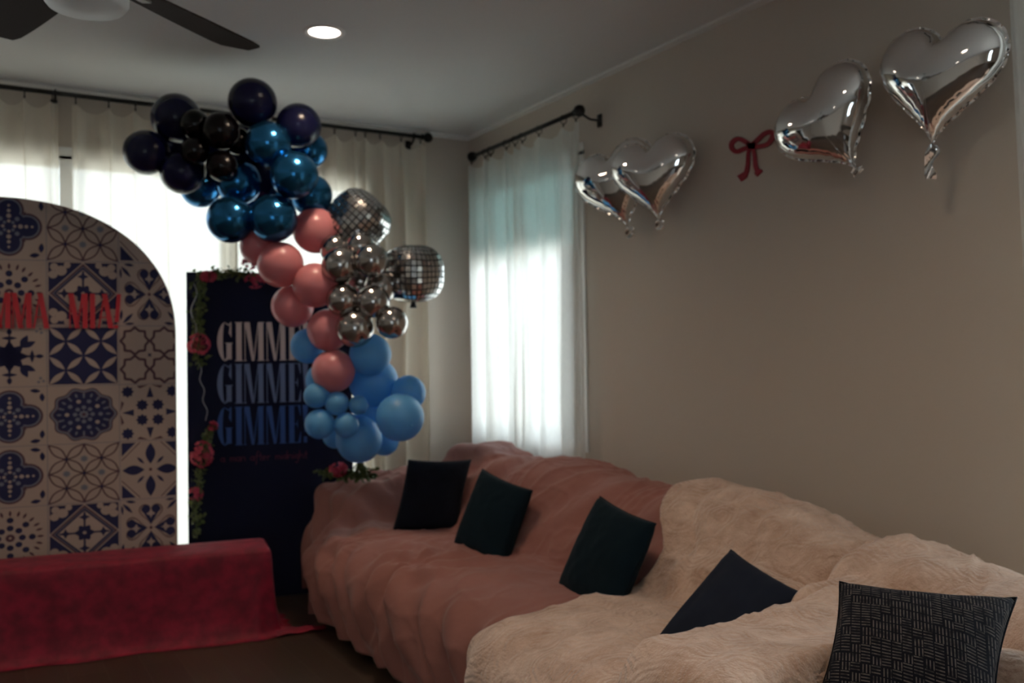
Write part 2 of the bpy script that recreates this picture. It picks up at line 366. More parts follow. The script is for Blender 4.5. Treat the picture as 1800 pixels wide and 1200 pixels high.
class Tile:
    def __init__(s, cx, cz, w, h): s.cx, s.cz, s.w, s.h = cx, cz, w, h; s.l = 1
    def P(s, pts, m, lift=None):
        for q in ([pts] if True else []):
            q = [(s.cx+x*s.w/2, s.cz+y*s.h/2) for x, y in q]
            c = clip(q)
            if len(c) > 2: am.poly([A3(u, z, .0004*s.l) for u, z in c], m)
    def up(s): s.l += 1
    def stroke(s, pts, wd, m, closed=False):
        N = len(pts)
        for i in range(N if closed else N-1):
            (x0, y0), (x1, y1) = pts[i], pts[(i+1) % N]; L = math.hypot(x1-x0, y1-y0) or 1; nx, ny = -(y1-y0)/L*wd/2, (x1-x0)/L*wd/2
            ex, ey = (x1-x0)/L*wd*.2, (y1-y0)/L*wd*.2
            s.P([(x0+nx-ex, y0+ny-ey), (x0-nx-ex, y0-ny-ey), (x1-nx+ex, y1-ny+ey), (x1+nx+ex, y1+ny+ey)], m)
    def disc(s, x, y, r, m, n=12, ry=None): s.P([(x+r*math.cos(2*PI*k/n), y+(ry or r)*math.sin(2*PI*k/n)) for k in range(n)], m)
def petal(x0, y0, x1, y1, w, n=8):
    L = math.hypot(x1-x0, y1-y0); tx, ty = (x1-x0)/L, (y1-y0)/L; a = []
    for k in range(n+1): t = k/n; a.append((x0+tx*L*t-ty*w*math.sin(PI*t), y0+ty*L*t+tx*w*math.sin(PI*t)))
    for k in range(n-1, 0, -1): t = k/n; a.append((x0+tx*L*t+ty*w*math.sin(PI*t), y0+ty*L*t-tx*w*math.sin(PI*t)))
    return a
def star(x, y, r, n=8, q=.6, ph=0): return [(x+(r if k % 2 == 0 else r*q)*math.cos(ph+PI*k/n), y+(r if k % 2 == 0 else r*q)*math.sin(ph+PI*k/n)) for k in range(2*n)]
def scal(r0, amp, n, N=96, ph=0): return [((r0+amp*math.cos(n*a+ph))*math.cos(a), (r0+amp*math.cos(n*a+ph))*math.sin(a)) for a in [2*PI*k/N for k in range(N)]]
C_, N_, P_, S_ = 0, 1, 2, 3
def t_rings(t):      # interlaced circles forming petals
    for cx in (-.5, .5):
        for cy in (-.5, .5):
            t.disc(cx, cy, .5*1.0, C_) if False else None
    r = .49
    for (x, y) in ((-.5, .5), (.5, .5), (-.5, -.5), (.5, -.5), (0, 0)):
        for d in ((1, 1), (1, -1), (-1, 1), (-1, -1)):
            pp = petal(x, y, x+d[0]*.5, y+d[1]*.5, .13) if not (x == 0 and False) else None
            if abs(x+d[0]*.5) <= 1 and abs(y+d[1]*.5) <= 1: t.stroke(pp, .045, P_, True)
    t.up()
    for x, y in ((0, .5), (0, -.5), (-.5, 0), (.5, 0)): t.P(star(x, y, .13), S_)
    for x, y in ((-.5, .5), (.5, .5), (-.5, -.5), (.5, -.5), (0, 0)): t.disc(x, y, .05, N_, 8)
def t_dark(t):
    t.P([(-.98, -.98), (.98, -.98), (.98, .98), (-.98, .98)], N_); t.up()
    for i in range(4):
        for j in range(4):
            x, y = -.75+.5*i, -.75+.5*j; s = 1 if (i+j) % 2 == 0 else -1
            t.P(petal(x-.22, y-.22*s, x+.22, y+.22*s, .09), C_)
def t_quatre(t):     # dark four-lobed cloud with white beads
    def lobes(r, k):
        pts = []
        for q in range(4):
            for a in [(-PI*.62)+PI*1.24*i/14 for i in range(15)]:
                x, y = k+r*math.cos(a), r*math.sin(a); c, s_ = math.cos(q*PI/2), math.sin(q*PI/2); pts.append((x*c-y*s_, x*s_+y*c))
            c, s_ = math.cos(q*PI/2), math.sin(q*PI/2); x, y = k-.05+r*.28, r*1.16; e = .38*r/.34; pts.append(((e)*c-(e)*s_, (e)*s_+(e)*c))
        return pts
    t.P(lobes(.42, .5), P_); t.up(); t.P(lobes(.36, .5), S_); t.up(); t.P(lobes(.31, .5), N_); t.up()
    for q in range(8):
        a = q*PI/4
        for r_, z in ((.16, .05), (.32, .07), (.48, .055), (.64, .04)):
            if q % 2 == 0 or r_ < .4: t.disc(r_*math.cos(a), r_*math.sin(a), z, C_ if q % 2 == 0 else S_, 8)
    for sx in (-1, 1):
        for sy in (-1, 1):
            t.P(petal(sx*.55, sy*.9, sx*.85, sy*.86, .07), N_); t.P(petal(sx*.9, sy*.5, sx*.88, sy*.8, .07), N_)
def t_dots(t):
    for q in range(8):
        a = q*PI/4; t.disc(.33*math.cos(a), .33*math.sin(a), .1, N_, 8); t.disc(.6*math.cos(a), .6*math.sin(a), .1, N_, 8)
        for j in (-1, 0, 1):
            b = a+j*.28; t.P(petal(.72*math.cos(b), .72*math.sin(b), .93*math.cos(b), .93*math.sin(b), .04), P_)
    t.disc(0, 0, .13, P_); t.up(); t.disc(0, 0, .04, C_)
def t_lily(t):
    t.P(star(0, 0, .55, 8, .62), N_); t.P(scal(.36, .05, 8), N_)
    for q in range(4):
        a = q*PI/2; c, s_ = math.cos(a), math.sin(a); R_ = lambda x, y: (x*c-y*s_, x*s_+y*c)
        t.P([R_(.2, -.06), R_(.95, 0), R_(.2, .06)], N_); t.P([R_(*p) for p in petal(.62, -.22, .62, .22, .06)], N_)
        t.P([R_(*p) for p in petal(.3, .3, .72, .5, .1)], N_); t.P([R_(*p) for p in petal(.3, .3, .5, .72, .1)], N_)
        t.P([R_(*p) for p in petal(.7, 0, .95, 0, .07)], N_)
        for (x, y) in ((.75, .85), (.88, .8), (.85, .93)): t.P([R_(*p) for p in star(x, y, .06, 5)], S_)
def t_diamond(t):
    t.P([(-.98, -.98), (.98, -.98), (.98, .98), (-.98, .98)], N_); t.up()
    for sx in (-1, 1):
        for sy in (-1, 1):
            t.disc(sx*.62, sy*.72, .16, C_); t.disc(sx*.85, sy*.6, .13, C_); t.disc(sx*.82, sy*.84, .12, C_); t.disc(sx*.45, sy*.9, .1, C_)
    t.P([(0, -1), (1, 0), (0, 1), (-1, 0)], C_); t.up(); t.P([(0, -.95), (.95, 0), (0, .95), (-.95, 0)], P_); t.up()
    t.P([(0, -.87), (.87, 0), (0, .87), (-.87, 0)], S_); t.up(); t.P([(0, -.84), (.84, 0), (0, .84), (-.84, 0)], N_); t.up()
    t.P([(0, -.76), (.76, 0), (0, .76), (-.76, 0)], C_); t.up()
    t.P([(-.03, -.72), (.03, -.72), (.03, .72), (-.03, .72)], N_); t.P([(-.72, -.03), (.72, -.03), (.72, .03), (-.72, .03)], N_)
    t.P(scal(.24, .04, 6), N_)
    for q in range(4):
        a = q*PI/2; c, s_ = math.cos(a), math.sin(a); t.P([(x*c-y*s_, x*s_+y*c) for x, y in star(.54, 0, .17, 4, .45)], N_)
    t.up(); t.disc(0, 0, .06, C_, 8)
def t_medal(t):
    t.P(scal(.93, .05, 10), P_); t.up(); t.P(scal(.89, .05, 10), S_); t.up(); t.P(scal(.83, .05, 10), P_); t.up(); t.P(scal(.8, .05, 10), N_); t.up()
    for k in range(20):
        a = k*PI/10; t.P(petal(.62*math.cos(a), .62*math.sin(a), .78*math.cos(a), .78*math.sin(a), .035), S_)
    for k in range(10): a = k*PI/5; t.disc(.48*math.cos(a), .48*math.sin(a), .07, C_ if k % 2 else S_, 8); t.disc(.62*math.cos(a+.314), .62*math.sin(a+.314), .035, S_, 6)
    for k in range(8): a = k*PI/4; t.disc(.25*math.cos(a), .25*math.sin(a), .07, S_, 8)
    t.P(scal(.13, .02, 8), S_); t.up(); t.disc(0, 0, .06, P_, 8)
def t_hearts(t):
    def heart(k):
        p = []
        for i in range(28):
            a = 2*PI*i/28; x = 16*math.sin(a)**3; y = 13*math.cos(a)-5*math.cos(2*a)-2*math.cos(3*a)-math.cos(4*a); p.append((x/17*.40*k, .48+(y+2)/17*.40*k))
        return p
    for q in range(4):
        c, s_ = math.cos(q*PI/2), math.sin(q*PI/2); R_ = lambda p: (p[0]*c-p[1]*s_, p[0]*s_+p[1]*c)
        t.l = 1; t.P([R_(p) for p in heart(1.10)], P_); t.l = 2; t.P([R_(p) for p in heart(1.0)], C_); t.l = 3; t.P([R_(p) for p in heart(.93)], P_); t.l = 4; t.P([R_(p) for p in heart(.88)], C_); t.l = 5
        t.P([R_(p) for p in ((-.3, .62), (0, .12), (.3, .62), (0, .4))], N_)
        for sx in (-1, 1):
            x, y = R_((sx*.17, .66)); t.disc(x, y, .15, N_, 12)
        t.l = 6; t.P([R_(p) for p in star(0, .48, .15, 4, .35)], C_)
        t.l = 1; t.P([R_(p) for p in petal(.55, .62, .9, .95, .06)], N_); t.P([R_(p) for p in petal(.93, .5, .97, .85, .05)], N_); t.P([R_(p) for p in petal(.5, .95, .85, .97, .04)], N_)
    t.l = 7; t.disc(0, 0, .06, P_, 8)
def t_starring(t):
    for x in (-.5, .5):
        for y in (-.5, .5): t.stroke([(x+px_, y+py_) for px_, py_ in star(0, 0, .48, 8, .80)], .085, P_, True)
    t.P(star(0, 0, .1, 4, .4, PI/4), N_)
def t_stars(t):
    for x, y in ((-.27, .27), (.27, .27), (-.27, -.27), (.27, -.27), (-.76, .76), (.76, .76), (-.76, -.76), (.76, -.76)): t.P(star(x, y, .22, 8, .72), N_)
    for q in range(4):
        c, s_ = math.cos(q*PI/2), math.sin(q*PI/2); R_ = lambda x, y: (x*c-y*s_, x*s_+y*c)
        t.P([R_(-.12, .55), R_(.12, .55), R_(0, .95)], N_); t.P([R_(-.45, .97), R_(-.05, 1), R_(-.35, .88)], P_); t.P([R_(.45, .97), R_(.05, 1), R_(.35, .88)], P_)
def t_flower(t):
    for q in range(4):
        a = q*PI/2; t.P(petal(.2*math.cos(a), .2*math.sin(a), .95*math.cos(a), .95*math.sin(a), .17), N_)
        b = a+PI/4; t.P(petal(.3*math.cos(b), .3*math.sin(b), .65*math.cos(b), .65*math.sin(b), .05), N_)
        c, s_ = math.cos(a), math.sin(a); R_ = lambda x, y: (x*c-y*s_, x*s_+y*c)
        t.P([R_(.97, .97), R_(.5, .97), R_(.97, .5)], N_); t.stroke([R_(.36, .97), R_(.97, .36)], .03, P_)
    t.disc(0, 0, .06, P_, 8)
TW, THt = .350, .340
colx = [AW-.325+.378*0 + TW*k - 0 for k in (-3, -2, -1, 0)]       # left edges measured from the right-hand rim
u_right = AW-.34
u_right = AW-.29; cols = [u_right+.154, u_right-TW*.5, u_right-TW*1.5, u_right-TW*2.5, u_right-TW*3.5]
zrow = [2.16, 1.80, 1.445, 1.112, .785, .455, .125]
seq = [  # per row, right column to left column
    [t_flower, t_rings, t_quatre, t_rings, t_flower],
    [t_hearts, t_diamond, t_dots, t_diamond, t_hearts],
    [t_starring, t_dark, t_lily, t_dark, t_starring],
    [t_stars, t_medal, t_quatre, t_medal, t_stars],
    [t_flower, t_rings, t_quatre, t_rings, t_flower],
    [t_hearts, t_diamond, t_dots, t_diamond, t_hearts],
    [t_starring, t_dark, t_lily, t_dark, t_starring]]
ztop = at(150, 462, D=5.0).z
for r in range(7):
    THt = (.350, .346, .318, .308, .316, .316, .316)[r]; cz = ztop + .350 - sum((.350, .346, .318, .308, .316, .316, .316)[:r]) - THt/2
    for ci, cx in enumerate(cols):
        tw = .308 if ci == 0 else TW; t = Tile(cx, cz, tw*.97, THt*.97); seq[r][ci](t)
        t2 = Tile(cx, cz, tw, THt); t2.stroke([(-1, -1), (1, -1)], .018, S_); t2.stroke([(-1, -1), (-1, 1)], .018, S_)
arch = thing('arch_backdrop', 'tall arched backdrop printed with blue and cream tile patterns and red letters', 'backdrop', A3(0, 0, -.01))
am.build('arch_panel', [M_cream, M_navyp, M_plum, M_slate], arch)
# red cut-out letters, thin and thick strokes, reading MAMMA MIA!
def letter(ch):
    tk, th = .30, .10
    L = {'M': ([((.0, 0), (.0, 1), th*.6), ((.05, 1), (.42, 0), tk), ((.42, 0), (.72, 1), th), ((.85, 0), (.85, 1), tk)], 1.0),
         'A': ([((0, 0), (.34, 1), th), ((.34, 1), (.70, 0), tk), ((.12, .3), (.55, .3), th*.25)], .85),
         'I': ([((.15, 0), (.15, 1), tk)], .38),
         '!': ([((.06, .18), (.20, 1), tk*.8), ((.02, 0), (.03, .09), tk*.8)], .3), ' ': ([], .9)}
    return L[ch]
def letters(text, x_right, z0, h, wsc, fP, mtl, parent, nm='letter'):
    tot = sum(letter(c)[1] for c in text)*wsc + .12*wsc*len(text)
    x = x_right-tot
    for c in text:
        st, adv = letter(c)
        if st:
            m = MB()
            for (p, q, w) in st:
                a = (x+p[0]*wsc, z0+p[1]*h); b_ = (x+q[0]*wsc, z0+q[1]*h); hw = w*wsc/2
                f = [(a[0]-hw, a[1]), (a[0]+hw, a[1]), (b_[0]+hw, b_[1]), (b_[0]-hw, b_[1])]
                if abs(p[1]-q[1]) < 1e-3: f = [(a[0], a[1]), (b_[0], b_[1]), (b_[0], b_[1]+.006), (a[0], a[1]+.006)]
                front = [fP(u, z, .014) for u, z in f]; back = [fP(u, z, .005) for u, z in f]
                m.add(front+back, [(0, 1, 2, 3), (7, 6, 5, 4), (0, 4, 5, 1), (1, 5, 6, 2), (2, 6, 7, 3), (3, 7, 4, 0)])
            m.build(nm, mtl, parent)
        x += (adv+.12)*wsc
lz = at(150, 578, D=5.0).z
letters('MAMMA MIA!', AW-.27, lz, .185, .086, A3, M_red, arch)

# ------------------------------------------------------------------ lyric board
M_board = mat('board_navy', (.005, .007, .028), .75)
M_board.node_tree.nodes['Principled BSDF'].inputs['Specular IOR Level'].default_value = .2
M_tcream = mat('board_print_cream', (.62, .50, .47), .6)
M_tslate = mat('board_print_slate', (.14, .19, .34), .6)
M_tblue = mat('board_print_blue', (.025, .085, .30), .6)
M_tred = mat('board_print_red', (.14, .015, .04), .6)
TB = math.radians(12); BO = at(329, 700, D=5.42); BD = Vector((math.cos(TB), -math.sin(TB), 0)); BN = Vector((-math.sin(TB), -math.cos(TB), 0))
BW = .97; BH = at(329, 477, D=5.42).z
def B3(u, z, h=0): return Vector((BO.x, BO.y, z)) + BD*u + BN*h
board = thing('lyric_board', 'tall navy board printed with three stacked rows of serif capitals', 'sign board', B3(BW/2, 0, -.02))
m = MB(); m.box((0, 0, .0), (BW, .03, BH), 0, Matrix.Translation((BO.x, BO.y, 0)) @ Matrix.Rotation(-TB, 4, 'Z')); bevel(m.build('board_panel', M_board, board), .003)
def bu(px, py): # pixel to board u,z
    d = at(px, py, D=1)-CAM; t = (Vector((BO.x, BO.y, 0))-CAM).dot(BN)/d.dot(BN); p = CAM+d*t
    return (p-Vector((BO.x, BO.y, 0))).dot(BD), p.z
def glyph(c):
    k = .11
    def rect(x0, x1, y0, y1): return [(x0, y0), (x1, y0), (x1, y1), (x0, y1)]
    if c == 'I': return [rect(.16, .62, 0, 1), rect(.06, .72, 0, .02), rect(.06, .72, .98, 1)], .80
    if c == 'M': return [rect(.06, .13, 0, 1), [(.06, 1), (.50, 1), (.86, .0), (.66, 0)], [(.76, 0), (.86, 0), (1.26, 1), (1.20, 1)], rect(1.22, 1.64, 0, 1), rect(0, .22, 0, .02), rect(1.12, 1.74, 0, .02), rect(1.2, 1.74, .98, 1)], 1.86
    if c == 'E': return [rect(.12, .56, 0, 1), rect(.04, 1.1, .98, 1), rect(.04, 1.1, 0, .02), [(1.1, 1), (.9, .98), (1.08, .72), (1.12, .72)], [(1.1, 0), (.9, .02), (1.1, .3), (1.14, .3)], rect(.5, .78, .49, .51), [(.76, .5), (.86, .36), (.86, .64)]], 1.24
    if c == 'G':
        o = [(.62-.60*math.sin(PI*t)**.6 if 0 < t < 1 else .62, 1-t) for t in [i/16 for i in range(17)]]
        i_ = [(.62-.14*math.sin(PI*t)**.6 if 0 < t < 1 else .62, .98-t*.96) for t in [i/16 for i in range(17)]]
        qs = [[o[i], o[i+1], i_[i+1], i_[i]] for i in range(16)]
        return qs + [rect(.78, 1.2, .05, .46), rect(.68, 1.3, .45, .47), [(.62, 1), (.62, .98), (1.0, .9), (1.18, .98), (1.12, 1), (1.0, .94)], [(1.2, 1), (1.12, 1), (.98, .72), (1.2, .60)], [(.62, 0), (.95, .05), (.8, .12), (.62, .02)]], 1.42
    if c == '!': return [[(.2, .28), (.34, .28), (.52, 1), (.04, 1)], rect(.12, .42, 0, .16)], .6
for li, (yt, yb, mt) in enumerate(((566, 635, M_tcream), (640, 710, M_tslate), (716, 784, M_tblue))):
    u0, zt = bu(381, yt); _, zb = bu(381, yb); u1 = bu(543, yt)[0]
    gl = [glyph(c) for c in 'GIMME!']; tot = sum(g[1] for g in gl); sc = (u1-u0)/(tot-.45*0) ; x = u0
    m = MB()
    for g, adv in gl:
        for q in g: m.poly([B3(x+px_*sc, zb+py_*(zt-zb), .0012) for px_, py_ in q])
        x += adv*sc
    o = m.build('lettering', mt, board); o['label'] = ('cream top row of capitals', 'slate blue middle row of capitals', 'deep blue bottom row of capitals')[li]
# small script line
def script_line():
    m = MB(); u0, z0 = bu(388, 812); u1, _ = bu(541, 805); x = u0; hx = .017
    def st2(m, pts, x, w=.0035):
        P = [(x+a*hx, z0+b*hx) for a, b in pts]
        for i in range(len(P)-1):
            (a, b), (c, d) = P[i], P[i+1]; L = math.hypot(c-a, d-b) or 1; nx, ny = -(d-b)/L*w/2, (c-a)/L*w/2
            m.poly([B3(a+nx, b+ny, .0013), B3(a-nx, b-ny, .0013), B3(c-nx, d-ny, .0013), B3(c+nx, d+ny, .0013)])
    arc = lambda cx, cy, r, a0, a1, n=8: [(cx+r*math.cos(a0+(a1-a0)*i/n), cy+r*1.05*math.sin(a0+(a1-a0)*i/n)) for i in range(n+1)]
    G = {'a': [arc(.4, .5, .4, .3, 2*PI+.3), [(.8, .95), (.8, .1), (1, 0)]], 'n': [[(0, .9), (.1, 0)], arc(.45, .5, .38, PI, 0)+[(.85, 0)]],
         'm': [[(0, .9), (.1, 0)], arc(.33, .6, .25, PI, 0)+[(.6, 0)], arc(.85, .6, .25, PI, 0)+[(1.12, 0)]], 'f': [[(.8, 1.9), (.55, 2), (.35, 1.5), (.25, -.6), (0, -.9)], [(0, .9), (.7, .9)]],
         't': [[(.35, 1.7), (.3, .1), (.6, 0)], [(0, 1), (.7, 1)]], 'e': [[(0, .45), (.7, .6)]+arc(.38, .5, .38, .3, 5.4)], 'r': [[(0, .9), (.1, 0)], arc(.45, .45, .4, PI, PI*.3)],
         'i': [[(.1, .9), (.15, 0)], [(.15, 1.4), (.2, 1.5)]], 'd': [arc(.4, .5, .38, .3, 2*PI+.3), [(.85, 1.9), (.8, 0)]], 'g': [arc(.4, .5, .38, .3, 2*PI+.3), [(.8, .9), (.75, -.6), (.4, -.9), (.05, -.7)]],
         'h': [[(0, 1.9), (.1, 0)], arc(.45, .5, .35, PI, 0)+[(.82, 0)]], ' ': []}
    adv = {'m': 1.3, 'i': .42, 't': .75, 'f': .8, ' ': .9, 'r': .85}
    txt = 'a man after midnight'; tot = sum(adv.get(c, 1.05) for c in txt); hx = (u1-u0)/tot
    for wd in txt.split(' '):
        m = MB()
        for c in wd:
            for p in G[c]: st2(m, p, x)
            x += adv.get(c, 1.05)*hx
        x += .9*hx; m.build('script_word', M_tred, board)['label'] = 'small dark red cursive word'
script_line()

# ------------------------------------------------------------------ flower garlands
M_leaf = mat('ivy_leaf', (.055, .085, .018), .55, colvar=(20, (.13, .15, .04), .35, .7))
M_flower = mat('red_geranium', (.40, .025, .06), .6, colvar=(60, (.55, .06, .11), .3, .7))
M_wire = mat('pale_wire', (.35, .36, .4), .4)
def leaves(pts, n, size, spread, seed):
    rnd = random.Random(seed); m = MB()
    for _ in range(n):
        k = rnd.random()*(len(pts)-1); i = int(k); c = Vector(pts[i]).lerp(Vector(pts[min(i+1, len(pts)-1)]), k-i)
        c = c + Vector((rnd.gauss(0, spread), rnd.gauss(0, spread*.5)-.01, rnd.gauss(0, spread)))
        d = Vector((rnd.uniform(-1, 1), rnd.uniform(-1, .2), rnd.uniform(-1.2, .6))).normalized(); u = d.orthogonal().normalized(); u.rotate(Matrix.Rotation(rnd.random()*6.28, 3, d)); w = d.cross(u)
        s = size*rnd.uniform(.6, 1.2)
        P = [(0, 0), (.35, .38), (.7, .32), (1, 0), (.7, -.32), (.35, -.38)]
        vs = [c + d*a*s + u*b_*s + w*(-.25*s*abs(b_)*2) for a, b_ in P]
        m.add(vs, [(0, 1, 2, 3), (0, 3, 4, 5)])
    return m
def flower(c, rx_, rz_, seed):
    rnd = random.Random(seed); m = MB()
    nf = int(26*max(rx_, rz_)/.05)
    for _ in range(nf):
        a = rnd.random()*2*PI; q = math.acos(rnd.uniform(-1, 1)); d = Vector((math.sin(q)*math.cos(a), -abs(math.cos(q))*.9-.1, math.sin(q)*math.sin(a)))
        p = Vector(c) + Vector((d.x*rx_, d.y*min(rx_, rz_)*.9, d.z*rz_)); d.normalize(); u = d.orthogonal().normalized(); w = d.cross(u); s = .016*rnd.uniform(.8, 1.3); ph = rnd.random()*2
        for k in range(5):
            t = ph+k*2*PI/5; e = u*math.cos(t)+w*math.sin(t); g = d.cross(e)
            m.add([p-d*.004, p+e*s*.6+g*s*.42+d*.003, p+e*s*1.15+d*.005, p+e*s*.6-g*s*.42+d*.003], [(0, 1, 2, 3)])
        m.tube([Vector(c)+Vector((d.x*rx_, d.y*rx_, d.z*rz_))*.2, p], .0015, 4)
    return m
def bp(px, py, h=.03): u, z = bu(px, py); return B3(u, z, h)
gar = thing('flower_garland', 'leafy garland with red flowers hung down the left edge of the navy board', 'garland', bp(350, 480, 0))
v1 = [bp(*p) for p in ((352, 484), (350, 520), (346, 560), (350, 600), (348, 640))]; v2 = [bp(*p) for p in ((372, 750), (362, 780), (350, 830), (344, 880), (346, 945))]; v3 = [bp(*p) for p in ((345, 482), (390, 481), (430, 481), (460, 490))]
m = leaves(v1, 260, .03, .018, 1); k = leaves(v2, 210, .03, .016, 2); m.add(k.v, k.f); k = leaves(v3, 200, .03, .012, 3); m.add(k.v, k.f)
for v in (v1, v2, v3): m.tube(v, .004, 6)
m.build('leafy_vine', M_leaf, gar)
for i, (px, py, a, b_) in enumerate(((367, 487, .045, .028), (440, 464, .045, .03), (447, 495, .055, .04), (349, 606, .062, .062), (374, 748, .022, .022), (355, 797, .062, .075), (344, 866, .036, .034))):
    flower(bp(px, py, .05), a, b_, 10+i).build('flower_cluster', M_flower, gar)
m = MB(); pts = [bp(350+8*math.sin(i*.9)*.35+i*.75, 640+i*5.2, .02) for i in range(20)]; m.tube(pts, .0022, 6); pts = [bp(341+5*math.sin(i*.8), 500+i*8, .055) for i in range(16)]; m.tube(pts, .003, 6); m.build('wire', M_wire, gar, True)
# bouquet piece lying at the sofa's far end
g2c = at(628, 832, D=5.32)
g2 = thing('flower_spray', 'green leaf spray with a red flower below the lowest light blue balloons', 'garland', g2c-Vector((0, 0, .02)))
vv = [at(*p, D=5.3) for p in ((560, 828), (600, 832), (625, 834), (660, 832))]; vw = [at(*p, D=5.3) for p in ((628, 812), (632, 825), (640, 834))]
m = leaves(vv, 190, .032, .012, 7); k = leaves(vw, 70, .03, .01, 8); m.add(k.v, k.f); m.tube(vv, .004, 6); m.tube(vw, .004, 6); m.build('leafy_vine', M_leaf, g2)
flower(at(595, 825, D=5.26), .05, .035, 21).build('flower_cluster', M_flower, g2)

# ------------------------------------------------------------------ bench under red velvet
M_velvet = mat('crushed_red_velvet', (.14, .001, .016), .7, sheen=.04, colvar=(14, (.27, .003, .03), .35, .68), bump=(9, .35, .02))
M_wood = mat('bench_wood', (.12, .08, .05), .6)
bA = Vector((-1.754, -1.047, 0)); TBn = math.radians(-9.3); bd = Vector((math.cos(TBn), math.sin(TBn), 0)); bn = Vector((-math.sin(TBn)*-1, -math.cos(TBn), 0)); bn = Vector((bd.y, -bd.x, 0)); 
if bn.y > 0: bn = -bn
BL_, BDp, BHt = 2.3, .34, .445
def K(u, w, z): return bA - bd*u - bn*w + Vector((0, 0, z))     # u: leftwards from right end, w: back from the front edge
bench = thing('bench', 'long low bench hidden under the red velvet cloth', 'bench', K(BL_/2, BDp/2, 0))
m = MB()
MK = Matrix.Translation(bA) @ Matrix.Rotation(TBn, 4, 'Z')
m.box((-BL_+.02, .02, .39), (-.02, BDp-.02, BHt-.012), 0, MK); m.build('seat_plank', M_wood, bench)
for (a, w) in ((.12, .05), (.12, .25), (2.15, .05), (2.15, .25)):
    m = MB(); m.box((-a-.025, w, 0), (-a+.025, w+.05, .39), 0, MK); m.build('leg', M_wood, bench)
def velvet():
    m = MB(); per = []; r = .03
    x0, x1, y0, y1 = 0, BL_, 0, BDp
    def corner(cx, cy, a0): return [(cx+r*math.cos(a0+PI/2*i/5), cy+r*math.sin(a0+PI/2*i/5), a0+PI/2*i/5) for i in range(6)]
    def side(a, b_, nrm, n): return [(a[0]+(b_[0]-a[0])*i/n, a[1]+(b_[1]-a[1])*i/n, nrm) for i in range(1, n)]
    # local: X along u (left), Y along w (back); normals outward
    per += corner(x0+r, y0+r, PI); per += side((x0+r, y0), (x1-r, y0), 1.5*PI, 120); per += corner(x1-r, y0+r, 1.5*PI); per += side((x1, y0+r), (x1, y1-r), 0, 16)
    per += corner(x1-r, y1-r, 0); per += side((x1-r, y1), (x0+r, y1), PI/2, 120); per += corner(x0+r, y1-r, PI/2); per += side((x0, y1-r), (x0, y0+r), PI, 16)
    N = len(per); rows = []
    levels = [(-.10, BHt), (-.02, BHt), (0, BHt-.006), (.007, BHt-.022), (.010, .38), (.012, .30), (.018, .20), (.026, .11), (.040, .04), (.055, .012), (.075, .006), (.098, .004)]
    for li, (o, z) in enumerate(levels):
        row = []
        for i, (x, y, a) in enumerate(per):
            s = i*.02; g = max(0, (BHt-z)/BHt)
            fold = noise.noise((s*2.2, z*.8, 3))*.03*g + noise.noise((s*7, z*1.5, 8))*.014*g
            if abs(x-.0) < .12 or x < .01: fold += math.sin(s*55)*.012*g
            if li >= 8: fold += .03*noise.noise((s*3.5, 1, 1))
            oo = o+fold if z < BHt-.01 else o
            if y >= y1-.001 and oo > .02: oo = .02
            cx = x + math.cos(a)*max(oo, -.1) if o >= 0 else min(max(x, x0+.1*(-o*10)), x1-.1*(-o*10))
            cy = y + math.sin(a)*oo if o >= 0 else min(max(y, y0-o), y1+o)
            zz = z
            if li in (8, 9, 10) : zz = max(.003, z + .012*noise.noise((s*6, li, 2)))
            row.append(K(cx, cy, zz))
        rows.append(row)
    m.add([v for r_ in rows for v in r_], [(i*N+k, i*N+(k+1) % N, (i+1)*N+(k+1) % N, (i+1)*N+k) for i in range(len(rows)-1) for k in range(N)])
    m.add(rows[0], [tuple(range(N))])
    # trailing corner of cloth on the floor
    def tail(u, v):
        x = -.02-.26*u; w_ = .06*(1-u*.35); y = -.02+(v-.5)*2*w_+.0*u
        return K(x, y, .007+.022*abs(math.sin(v*PI*2))*(1-u)+.008*math.sin(u*7)**2)
    m.grid(tail, 14, 10)
    return m
o = velvet().build('velvet_cloth', M_velvet, None, True, loc=K(BL_/2, BDp/2, 0)); tag(o, 'crushed red velvet cloth draped over the low bench down to the floor', 'cloth')

# ------------------------------------------------------------------ balloons
def bmat(name, col, rough, metal=0, tl=0, coat=.0):
    m = mat(name, col, rough, metal, coat=coat)
    if tl:
        nt, p, out = nodes(m); L = nt.nodes.new('ShaderNodeBsdfTranslucent'); L.inputs[0].default_value = (*col, 1); x = nt.nodes.new('ShaderNodeMixShader'); x.inputs[0].default_value = tl
        nt.links.new(p.outputs[0], x.inputs[1]); nt.links.new(L.outputs[0], x.inputs[2]); nt.links.new(x.outputs[0], out.inputs['Surface'])
    return m
M_navy = bmat('navy_latex', (.006, .007, .035), .24)
M_blackb = bmat('black_latex', (.003, .002, .003), .22)
for q_ in (M_navy, M_blackb): q_.node_tree.nodes['Principled BSDF'].inputs['Specular IOR Level'].default_value = .3
M_chb = bmat('chrome_blue_latex', (.025, .16, .36), .2, .9)
M_pink = bmat('pink_latex', (.80, .31, .34), .32, 0, .3, .2)
M_sil = bmat('chrome_silver_latex', (.50, .47, .45), .17, 1)
M_lb = bmat('light_blue_latex', (.17, .52, .88), .38, 0, .38, .1)
def balloon_mesh(name, mt):
    m = MB(); prof = []
    for k in range(1, 22):
        a = PI*k/22; r = math.sin(a); z = -math.cos(a)
        if z < 0: r *= 1-.06*(-z)**2; z *= 1.07
        prof.append((r, z))
    prof = [(.025, -1.20), (.07, -1.19), (.03, -1.14), (.035, -1.10), (.075, -1.07)] + prof + [(.01, 1.0)]
    m.lathe(prof, 32); o = m.build(name, mt, None, True); me = o.data; bpy.data.objects.remove(o); return me
